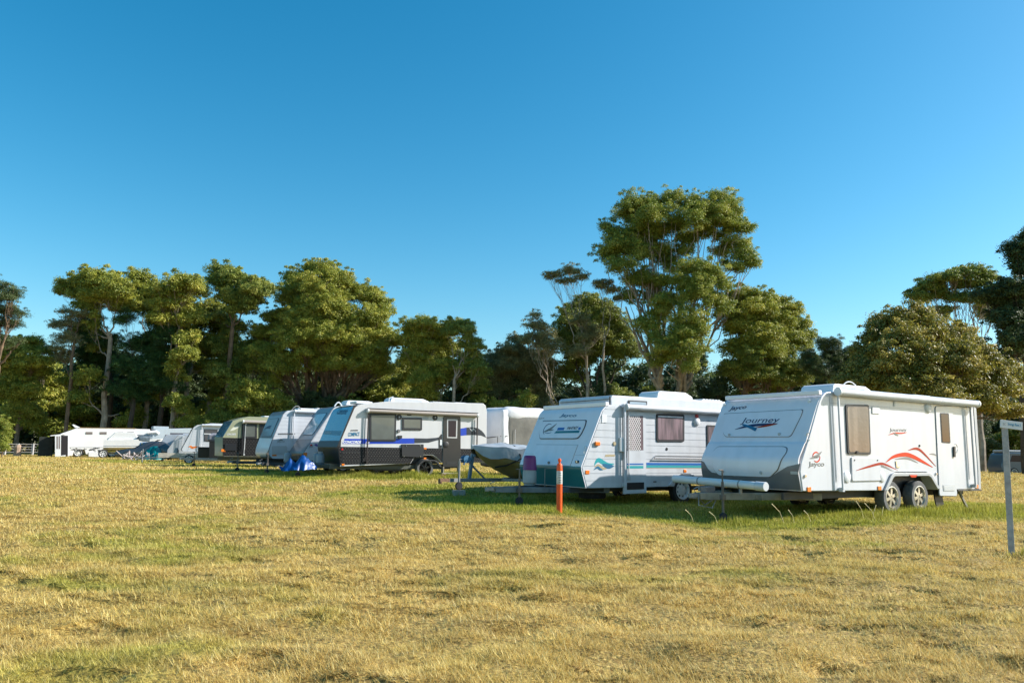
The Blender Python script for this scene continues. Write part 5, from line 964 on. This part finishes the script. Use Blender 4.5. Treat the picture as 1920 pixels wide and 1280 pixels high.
def tree(name, label, cat, px, Y, lobes, leaf='olive', bark='pale', tr=.35, fork=.35, rc=.9, per=150, ll=.30, lw=.12, seed=1, dens=1., lean=0., flat=.78, gz=.15, trunks=1, spread=1., twig=True, group=None, tint=0., zf=None, fill=.55, skirt=0):
    if group == g1 and 550 < px < 960: Y += 6
    if group == g2 and 960 < px < 1540: Yn = 79+(Y-58)*.35; tr *= Yn/Y; rc *= 1.12; ll *= 1.08; lw *= 1.08; Y = Yn
    if group == g1 and 340 < px < 430: Y += 4
    rng = np.random.default_rng(seed); k = Y/F_; b = atY(px, 850, Y); base = np.array([b[0], Y, gz-.1]); root = empty(name, tuple(base)); tag(root, label, cat, group)
    LC = []
    for i, l in enumerate(lobes):
        lx, ly, rx, ry = l[:4]; yy = Y+(l[4] if len(l) > 4 else rng.uniform(-1, 1)*rx*k*.9); c = atY(lx, ly, yy); r = np.array([rx*k*1.03, max(rx*k*.9, .4), ry*k*1.35]); LC.append((c, r))
    xs_ = [l[0] for l in lobes]; yb = max(l[1]+l[3] for l in lobes); xa, xb = min(xs_), max(xs_)
    for i in range(skirt):
        c = atY(rng.uniform(xa, xb), rng.uniform(yb-10, 800), Y+rng.uniform(-1.5, 2.5)); q_ = rng.uniform(16, 30)*k; LC.append((c, np.array([q_, q_*.9, q_*.75])))
    for i in range(len(LC)):
        for j in range(i):
            (c1_, r1_), (c2_, r2_) = LC[i], LC[j]; d_ = np.linalg.norm(c1_-c2_)
            if d_ < 1.25*(r1_[0]+r2_[0]) and rng.uniform() < fill: LC.append(((c1_+c2_)/2+rng.normal(0, .35, 3), (r1_+r2_)/2*rng.uniform(.5, .85)))
    Cs = []; Sf = []; mb = MB(); zmax = max(c[2] for c, r in LC); H = zmax-base[2]; fz = base[2]+H*(zf or fork)
    tops = []
    for t in range(trunks):
        off = rng.normal(0, 1, 3)*np.array([.45, .3, 0])*(trunks > 1); top = np.array([base[0]+lean+off[0]*2.5, Y+off[1]*2.5, fz+rng.uniform(-.04, .1)*H])
        pts = branch(mb, base+off, top, tr*(1 if t == 0 else .75), tr*.62, rng, 0, 6, 9, .02); tops.append((pts, top))
    ncl = max(2, int(round(len(LC)/3.5))); P = np.array([c for c, r in LC]); cen = P[np.argsort(P[:, 0])][np.linspace(0, len(P)-1, ncl).astype(int)].copy()
    for _ in range(8):
        own = np.argmin(((P[:, None]-cen[None])**2*np.array([1, 1, .7])).sum(2), 1)
        for j in range(ncl):
            if (own == j).any(): cen[j] = P[own == j].mean(0)
    limbs = {}
    for j in set(own.tolist()):
        pts, top = min(tops, key=lambda q: abs(q[1][0]-cen[j][0])); lowest = P[own == j][:, 2].min()
        st = pts[-1] if lowest > top[2]+1 else pts[max(2, min(5, int(6*(lowest-base[2]-1.)/max(top[2]-base[2], .1))))]
        e = np.array(st)*.38+cen[j]*.62; e[2] = min(e[2], lowest-.2); e[2] = max(e[2], st[2]+.3); limbs[j] = branch(mb, st, e, tr*.36, tr*.13, rng, .05, 6, 7, .10)
    for i, (c, r) in enumerate(LC):
        sc, sf = subclumps(c, r, rc, rng, dens); Cs.append(sc); Sf.append(sf); lp = limbs[int(own[i])]
        bp = branch(mb, lp[rng.integers(4, 7)], c-np.array([0, 0, r[2]*.3]), tr*.11, tr*.04, rng, .06, 5, 5, .10)
        if twig:
            for q in sc[::2]: branch(mb, bp[rng.integers(2, 6)], q, tr*.05, .01, rng, .05, 3, 4)
    Cs = np.concatenate(Cs); Sf = np.concatenate(Sf); per = int(per*1.35); rc *= .78; ll *= .60; lw *= .62; R = rc*rng.uniform(.6, 1.35, len(Cs))*Sf; tb = rng.normal(.46+tint, .14, len(Cs)); V, T = leaves(Cs, R, per, ll, lw, rng, flat, tb=tb); pass
    me = tri_mesh('crown', V-base, np.arange(len(V)).reshape(-1, 4), {'tint': T}, LM[leaf]); o = bpy.data.objects.new('crown', me); COL.objects.link(o); o.parent = root
    mb.v = [tuple(np.array(p)-base) for p in mb.v]; mb.build('trunk', BK[bark], root, smooth=True, recalc=False)
    return root
tree('gum_tree', 'tall gum with a flat umbrella crown, leftmost of the big gums', 'gum tree', 188, 80, [(180, 528, 46, 20), (140, 540, 38, 16), (220, 545, 40, 20), (118, 546, 20, 10), (195, 560, 40, 14), (160, 574, 24, 12), (240, 578, 30, 16)], 'olive', 'pale', .34, .62, .85, 170, .34, .14, 1, 1.1, zf=.62, skirt=7, group=g1)
tree('gum_tree', 'gum with a small dome crown showing between the umbrella crown and its taller neighbours', 'gum tree', 268, 84, [(262, 524, 30, 14), (285, 545, 26, 14), (250, 545, 22, 12), (275, 575, 30, 16)], 'olive', 'pale', .28, .6, .85, 160, .34, .14, 2, 1.1, zf=.6, skirt=6, group=g1)
tree('gum_tree', 'broad topped gum right of the small dome crown, above the pines', 'gum tree', 318, 80, [(340, 535, 44, 17), (310, 552, 36, 16), (372, 548, 26, 16), (330, 575, 40, 18), (300, 600, 28, 16), (350, 600, 34, 18)], 'olive', 'pale', .32, .6, .85, 170, .34, .14, 3, 1.1, zf=.55, skirt=7, group=g1)
tree('gum_tree', 'gum with a pale double trunk and layered olive crown behind the orange decal caravan', 'gum tree', 355, 82, [(400, 580, 36, 20), (372, 600, 34, 20), (420, 605, 30, 18), (350, 640, 34, 20), (395, 650, 40, 20), (330, 680, 28, 16), (380, 690, 34, 18), (410, 720, 26, 18), (395, 765, 22, 16)], 'olive', 'pale', .36, .5, .8, 150, .32, .13, 4, 1., trunks=2, zf=.45, skirt=6, group=g1)
tree('gum_tree', 'tall slender gum with a round dark topped crown, highest left of the spreading tree', 'gum tree', 420, 78, [(420, 512, 34, 17), (405, 528, 24, 12), (445, 532, 30, 16), (430, 555, 30, 14), (470, 548, 34, 18), (500, 540, 28, 14), (455, 580, 34, 18)], 'green', 'brown', .34, .6, .85, 165, .34, .14, 5, 1.1, zf=.6, skirt=8, group=g1)
tree('gum_tree', 'slim straight gum trunk with loose crown rising behind the sage green caravan', 'gum tree', 418, 80, [(440, 620, 34, 20), (415, 655, 28, 20), (450, 665, 30, 20), (430, 700, 28, 16)], 'green', 'pale', .26, .62, .8, 130, .3, .12, 6, .9, zf=.62, skirt=5, group=g1)
tree('gum_tree', 'very wide spreading gum with many low limbs behind the silver and black caravan', 'gum tree', 588, 79, [(600, 508, 42, 18, 1), (560, 524, 34, 18, 2), (635, 526, 36, 20, 0), (590, 540, 46, 22, -2), (545, 560, 36, 20, 0), (650, 552, 34, 20, 2), (688, 552, 32, 20, 1), (715, 580, 24, 22, 0), (700, 596, 36, 20, -2), (620, 582, 46, 22, -3), (570, 592, 44, 20, -3), (520, 600, 34, 18, 1), (500, 628, 40, 16, 0), (470, 650, 26, 14, 0), (505, 662, 42, 16, -3), (555, 640, 46, 20, -4), (610, 632, 50, 22, -4), (660, 640, 50, 22, -3), (708, 632, 44, 20, -1), (738, 640, 26, 14, 0), (690, 668, 44, 18, -2), (640, 684, 44, 16, -3), (480, 692, 30, 12, -2), (530, 690, 36, 12, -4), (715, 695, 30, 16, 0), (590, 668, 40, 14, -2)], 'olive', 'brown', .8, .30, .85, 150, .32, .13, 7, 1.15, flat=.75, zf=.17, trunks=2, group=g1)
tree('gum_tree', 'domed gum right of the wide spreading one, its crown stepping down to the right', 'gum tree', 818, 76, [(790, 612, 40, 16), (822, 625, 30, 16), (770, 632, 26, 16), (800, 648, 44, 20), (840, 655, 30, 18), (775, 672, 34, 20), (815, 688, 36, 18), (845, 700, 30, 16), (790, 715, 34, 18)], 'olive', 'pale', .3, .5, .8, 150, .32, .13, 8, 1.1, zf=.45, skirt=8, group=g1)
tree('gum_tree', 'lanky gum with a little umbrella crown leaning right over its neighbours', 'gum tree', 848, 74, [(858, 610, 32, 11), (876, 622, 18, 9), (845, 624, 22, 9), (892, 640, 12, 7), (905, 652, 10, 8), (880, 672, 26, 16), (860, 690, 24, 14)], 'green', 'pale', .22, .55, .7, 140, .3, .12, 9, 1.1, zf=.5, skirt=6, group=g1)
tree('gum_tree', 'low brownish crowned tree in the dip of the tree line', 'gum tree', 935, 80, [(925, 672, 26, 12), (955, 655, 24, 12), (975, 640, 24, 14), (940, 690, 34, 16), (975, 680, 30, 16), (910, 705, 26, 16), (950, 720, 34, 18), (1000, 668, 26, 14), (1028, 690, 28, 16), (905, 690, 26, 14), (1000, 710, 34, 18)], 'grey', 'brown', .24, .5, .8, 130, .3, .12, 10, 1., skirt=8, group=g1)
tree('gum_tree', 'sparse twiggy gum with a leaning pale stem, left of the bare topped one', 'gum tree', 1062, 66, [(1005, 592, 16, 10), (1000, 612, 24, 14), (1022, 628, 24, 14), (990, 640, 18, 12), (1040, 650, 24, 14), (1020, 668, 22, 12)], 'grey', 'pale', .17, .5, .55, 70, .24, .09, 11, .75, lean=-1.2, zf=.35, group=g2)
tree('gum_tree', 'slender bare stemmed gum with wispy pinkish top twigs left of the giant', 'gum tree', 1100, 64, [(1040, 515, 22, 7), (1070, 508, 28, 9), (1090, 520, 18, 8), (1030, 520, 14, 6), (1060, 528, 28, 7), (1088, 600, 24, 14), (1115, 625, 24, 18), (1085, 660, 26, 14)], 'grey', 'pale', .2, .55, .5, 75, .22, .08, 12, .8, zf=.5, group=g2)
tree('gum_tree', 'thin gum whose small tuft crown touches the left side of the giant', 'gum tree', 1132, 62, [(1125, 536, 20, 10), (1145, 545, 20, 9), (1160, 560, 16, 10)], 'grey', 'pale', .14, .6, .55, 90, .24, .09, 13, .9, zf=.6, group=g2)
tree('dome_tree', 'dark dense dome shaped tree behind the slender pale gums', 'tree', 1110, 74, [(1105, 575, 42, 18), (1070, 600, 34, 20), (1140, 590, 36, 20), (1160, 620, 34, 24), (1055, 635, 30, 22), (1100, 630, 44, 24), (1145, 655, 40, 24), (1080, 675, 40, 22), (1180, 660, 30, 24)], 'green', 'dark', .35, .35, .85, 170, .32, .13, 14, 1.1, skirt=9, group=g2)
tree('gum_tree', 'giant gum towering over the middle caravans with a billowing cloud like crown', 'gum tree', 1275, 58, [(1262, 374, 32, 19, 0), (1228, 384, 25, 15, 1), (1190, 384, 40, 21, 0), (1175, 402, 29, 21, 2), (1215, 410, 36, 19, -2), (1245, 400, 27, 19, -1), (1300, 388, 38, 23, 0), (1350, 378, 40, 19, 1), (1372, 392, 23, 19, 0), (1300, 412, 32, 23, -2), (1350, 408, 36, 21, -1), (1140, 430, 25, 14, 1), (1255, 428, 32, 19, 2), (1170, 448, 32, 19, 0), (1220, 448, 32, 17, 1), (1375, 425, 36, 15, 0), (1400, 430, 21, 10, 0), (1150, 462, 36, 17, -1), (1195, 474, 36, 19, -1), (1135, 482, 32, 17, 0), (1170, 500, 36, 17, -2), (1285, 450, 36, 19, 2), (1375, 460, 38, 19, 1), (1400, 480, 27, 19, 0), (1350, 472, 25, 13, 2), (1410, 498, 19, 8, 0), (1380, 500, 23, 13, 0), (1245, 468, 27, 15, 1), (1210, 520, 27, 15, 0), (1300, 505, 36, 17, -3), (1335, 520, 32, 23, -3), (1278, 530, 36, 21, -3), (1240, 530, 27, 15, -1), (1320, 550, 36, 25, -4), (1350, 575, 27, 23, -3), (1180, 560, 27, 17, 1), (1240, 590, 34, 21, -2), (1290, 600, 38, 23, -4), (1310, 630, 29, 23, -4), (1250, 635, 36, 19, -3), (1285, 660, 42, 21, -4), (1240, 675, 29, 15, -2), (1230, 480, 34, 20, 3), (1200, 430, 30, 16, 2), (1265, 500, 30, 20, 2), (1320, 440, 30, 18, 2), (1190, 530, 30, 18, 0), (1225, 555, 30, 20, 2), (1265, 565, 34, 20, 1), (1215, 610, 28, 18, -2), (1300, 690, 26, 12, -4), (1255, 655, 36, 18, -4)], 'bright', 'pale', .46, .30, .72, 135, .28, .105, 15, .85, flat=.85, zf=.20, trunks=2, fill=.3, twig=False, group=g2)
tree('dome_tree', 'wide rounded tree right of the giant gum, its crown in flat layered clumps', 'tree', 1400, 66, [(1400, 556, 44, 15, 0), (1440, 566, 40, 16, 0), (1370, 570, 34, 15, 0), (1475, 585, 34, 18, 0), (1410, 588, 48, 18, -2), (1455, 605, 44, 18, -1), (1500, 612, 24, 20, 0), (1380, 610, 40, 18, -1), (1430, 632, 44, 18, -3), (1485, 640, 34, 20, -1), (1380, 655, 36, 20, -2), (1510, 645, 16, 14, 0), (1440, 662, 44, 16, -3)], 'olive', 'brown', .4, .4, .8, 165, .30, .12, 16, 1.1, skirt=8, group=g2)
tree('dome_tree', 'lower round green tree in front of the layered one, above the nearest caravan front', 'tree', 1405, 60, [(1425, 650, 34, 14), (1400, 675, 38, 18), (1450, 680, 40, 18), (1490, 690, 36, 18), (1515, 680, 22, 14), (1420, 705, 44, 16), (1480, 715, 40, 14), (1370, 700, 28, 18)], 'green', 'brown', .3, .35, .72, 150, .27, .11, 17, 1.1, trunks=2, group=g2)
tree('casuarina', 'feathery dark she oak in the gap before the yellow leaved tree', 'she oak', 1560, 74, [(1540, 650, 14, 16), (1555, 668, 24, 22), (1580, 690, 28, 24), (1545, 700, 26, 22), (1610, 680, 26, 20), (1600, 660, 18, 14), (1585, 720, 30, 20), (1525, 690, 26, 20), (1630, 665, 24, 18), (1565, 645, 16, 12), (1640, 700, 30, 22)], 'shadegreen', 'dark', .22, .4, .6, 150, .26, .05, 18, 1.1, group=g2)
tree('banksia', 'large yellow green broad leaved tree directly behind the nearest caravan', 'broad leaved tree', 1750, 44, [(1650, 604, 26, 18, 1), (1690, 600, 34, 22, 0), (1730, 588, 34, 18, 0), (1640, 640, 34, 24, 0), (1700, 640, 42, 28, -2), (1755, 625, 40, 26, -1), (1800, 640, 42, 26, 0), (1620, 670, 26, 20, 0), (1665, 685, 44, 28, -3), (1730, 685, 48, 30, -3), (1790, 690, 50, 30, -3), (1845, 690, 44, 32, -2), (1880, 730, 40, 30, -2), (1700, 725, 44, 22, -3), (1770, 740, 50, 24, -4), (1830, 750, 46, 26, -3), (1610, 705, 30, 22, -1), (1640, 730, 36, 16, -2), (1895, 775, 34, 20, -1), (1860, 765, 30, 16, -2), (1905, 700, 24, 24, 0), (1575, 718, 22, 10, -1)], 'banksia', 'brown', .38, .25, .62, 105, .23, .12, 19, 1.0, flat=.8, trunks=2, group=g2)
tree('gum_tree', 'umbrella crowned gum with an open middle rising behind the yellow leaved tree', 'gum tree', 1840, 66, [(1780, 522, 44, 12), (1820, 512, 40, 11), (1850, 522, 26, 11), (1745, 540, 36, 13), (1720, 556, 26, 11), (1790, 560, 20, 9), (1840, 560, 30, 14), (1860, 590, 30, 16), (1770, 585, 24, 10)], 'green', 'pale', .34, .5, .72, 140, .3, .12, 20, 1.1, zf=.45, skirt=5, group=g2)
tree('gum_tree', 'big dark gum cut off by the right edge of the photo', 'gum tree', 1925, 58, [(1905, 468, 30, 20), (1925, 500, 40, 24), (1880, 560, 44, 20), (1910, 545, 34, 22), (1850, 552, 30, 16), (1890, 600, 44, 24), (1930, 590, 40, 30), (1900, 640, 40, 26), (1935, 660, 40, 30), (1890, 670, 30, 18), (1940, 450, 30, 24)], 'shadegreen', 'dark', .4, .4, .72, 160, .3, .12, 21, 1.1, group=g2)
tree('casuarina', 'tall feathery she oak cut off by the left edge of the photo', 'she oak', -22, 60, [(5, 535, 22, 14), (20, 560, 26, 14), (-15, 560, 30, 20), (10, 585, 30, 14), (40, 588, 14, 8), (15, 612, 34, 14), (-20, 610, 30, 20), (5, 640, 34, 14), (35, 640, 16, 8)], 'shadegreen', 'brown', .3, .5, .62, 100, .30, .045, 22, .85, flat=.5, group=g1)
tree('gum_tree', 'mid height olive gum at the left edge beneath the tall she oak', 'gum tree', 28, 80, [(40, 650, 36, 14), (60, 640, 26, 10), (10, 665, 34, 18), (60, 680, 34, 16), (20, 700, 36, 20), (80, 700, 26, 16), (5, 735, 30, 20), (50, 730, 30, 16), (85, 660, 20, 12)], 'olive', 'brown', .26, .4, .75, 130, .3, .12, 23, 1., skirt=6, group=g1)
tree('dead_topped_tree', 'thin half bare tree with a reddish trunk and twiggy crown near the left edge', 'tree', 120, 79, [(118, 585, 14, 8), (105, 612, 20, 10), (130, 608, 18, 12), (150, 590, 20, 10), (112, 640, 22, 12), (140, 640, 18, 10), (120, 672, 24, 12)], 'grey', 'brown', .22, .55, .5, 45, .26, .08, 24, .9, zf=.72, group=g1)
for i, (px_, lb, ls) in enumerate([(200, 'dark pine with round needle clumps below the umbrella crowned gum', [(170, 600, 30, 20), (150, 630, 26, 18), (195, 640, 34, 20), (170, 665, 36, 20), (215, 680, 34, 20), (180, 705, 38, 20), (150, 720, 28, 16)]), (295, 'dark pine with heavy drooping boughs below the broad topped gum', [(290, 605, 28, 18), (310, 630, 34, 22), (275, 645, 32, 20), (300, 665, 38, 22), (330, 690, 30, 20), (280, 700, 36, 20), (310, 725, 34, 18)]), (240, 'pine whose foliage fills the gap between the two darker pines', [(235, 600, 26, 14), (250, 650, 30, 18), (240, 690, 32, 18), (225, 730, 32, 16), (260, 745, 30, 14)])]):
    tree('pine_tree', lb, 'pine', px_, 83-i*1.5, ls, 'dark', 'dark', .32, .3, .8, 190, .30, .06, 30+i, 1.1, zf=.5, group=g1)
tree('shrub', 'bright green feathery shrub at the left edge beside the fence', 'shrub', 4, 62, [(2, 800, 18, 14), (12, 815, 10, 14), (-6, 830, 18, 18), (8, 840, 10, 10)], 'bright', 'brown', .06, .3, .32, 130, .18, .05, 40, 1.3)
tree('shrub', 'small yellow green sapling beside the dark annex of the long motorhome', 'shrub', 82, 70, [(80, 832, 7, 7), (88, 826, 5, 6), (76, 842, 6, 6)], 'bright', 'brown', .04, .4, .25, 60, .18, .06, 41, 1.2)
# ---- dim understorey and backing trees: a few kinds, copied
def proto(name, seed, H, rx, leaf, bark, n, rc, per, ll, lw, tr=.22, zlow=.12):
    rng = np.random.default_rng(seed); k = 70/F_; lob = []
    for i in range(n): t = zlow+(1-zlow)*(i+.5)/n; rad = rx*math.sin(math.pi*(.18+.68*t)); a = rng.uniform(0, 6.28); lob.append((960+rad*.62*math.cos(a)/k, 852-H*t/k, rad*.62/k, max(.9, H/n*.9)/k, rad*.5*math.sin(a)))
    return tree(name, 'dim tree of the dense belt in the shade behind the parked vans', 'tree', 960, 70, lob, leaf, bark, tr, .5, rc, per, ll, lw, seed, .9, zf=.6)
pr = [proto('understorey_tree', 101, 9.5, 4.2, 'shadegreen', 'brown', 8, 1.0, 120, .42, .17), proto('understorey_tree', 102, 8.0, 4.6, 'olive', 'pale', 7, 1.0, 110, .40, .16), proto('understorey_tree', 103, 12.5, 3.8, 'shadegreen', 'pale', 9, 1.0, 120, .42, .17, .28), proto('understorey_tree', 104, 6.0, 4.0, 'green', 'brown', 7, .9, 120, .36, .14, .15, .05)]
rng = np.random.default_rng(5); first = [True]*4
def put(kind, x, y, s, rz, grp='dim trees of the dense belt behind the parked vans'):
    r = pr[kind]
    if first[kind]: first[kind] = False
    else:
        n_ = r.copy(); COL.objects.link(n_)
        for ch in r.children: c = ch.copy(); COL.objects.link(c); c.parent = n_
        r = n_
    r.location = (x, y, .05); r.rotation_euler = (0, 0, rz); r.scale = (s, s, s*rng.uniform(.9, 1.1)); r['group'] = grp
for i in range(34):
    px_ = -60+i*62; y = rng.uniform(89, 98); k_ = int(rng.choice([0, 1, 2, 0])); q = atY(px_+rng.uniform(-18, 18), 850, y); put(k_, q[0], q[1], rng.uniform(.85, 1.1)*(1.1 if px_ < 800 else .95), rng.uniform(0, 6.28))
for i in range(26):
    px_ = 420+i*62; 
    if px_ > 1980: break
    y = rng.uniform(80, 86); q = atY(px_+rng.uniform(-20, 20), 850, y); put([3, 1, 3, 0][i % 4], q[0], q[1], rng.uniform(.7, .95)*(.8 if 1560 < px_ else 1), rng.uniform(0, 6.28))
rw = np.random.default_rng(77); nw = 2100; xw = rw.uniform(-125, 120, nw); yw = rw.uniform(102, 116, nw); hw = 9.5+3*fbm(xw*.09, yw*.05, 6, 3)+1.5*vn(xw*.6, yw*0, 9)+.8; zw = hw*rw.uniform(.02, 1, nw)**.8
V, T = leaves(np.stack([xw, yw, zw], 1), rw.uniform(1.0, 2.0, nw), 150, .6, .3, rw, .85); me = tri_mesh('woodland', V, np.arange(len(V)).reshape(-1, 4), {'tint': T}, LM['shadegreen']); o = bpy.data.objects.new('woodland', me); COL.objects.link(o); tag(o, 'far off dark woodland mass closing the gaps behind the tree line', 'woodland', kind='stuff')
for i in range(16):
    px_ = -60+i*135; y = rng.uniform(100, 112); q = atY(px_, 850, y); put(2, q[0], q[1], rng.uniform(.95, 1.15), rng.uniform(0, 6.28))
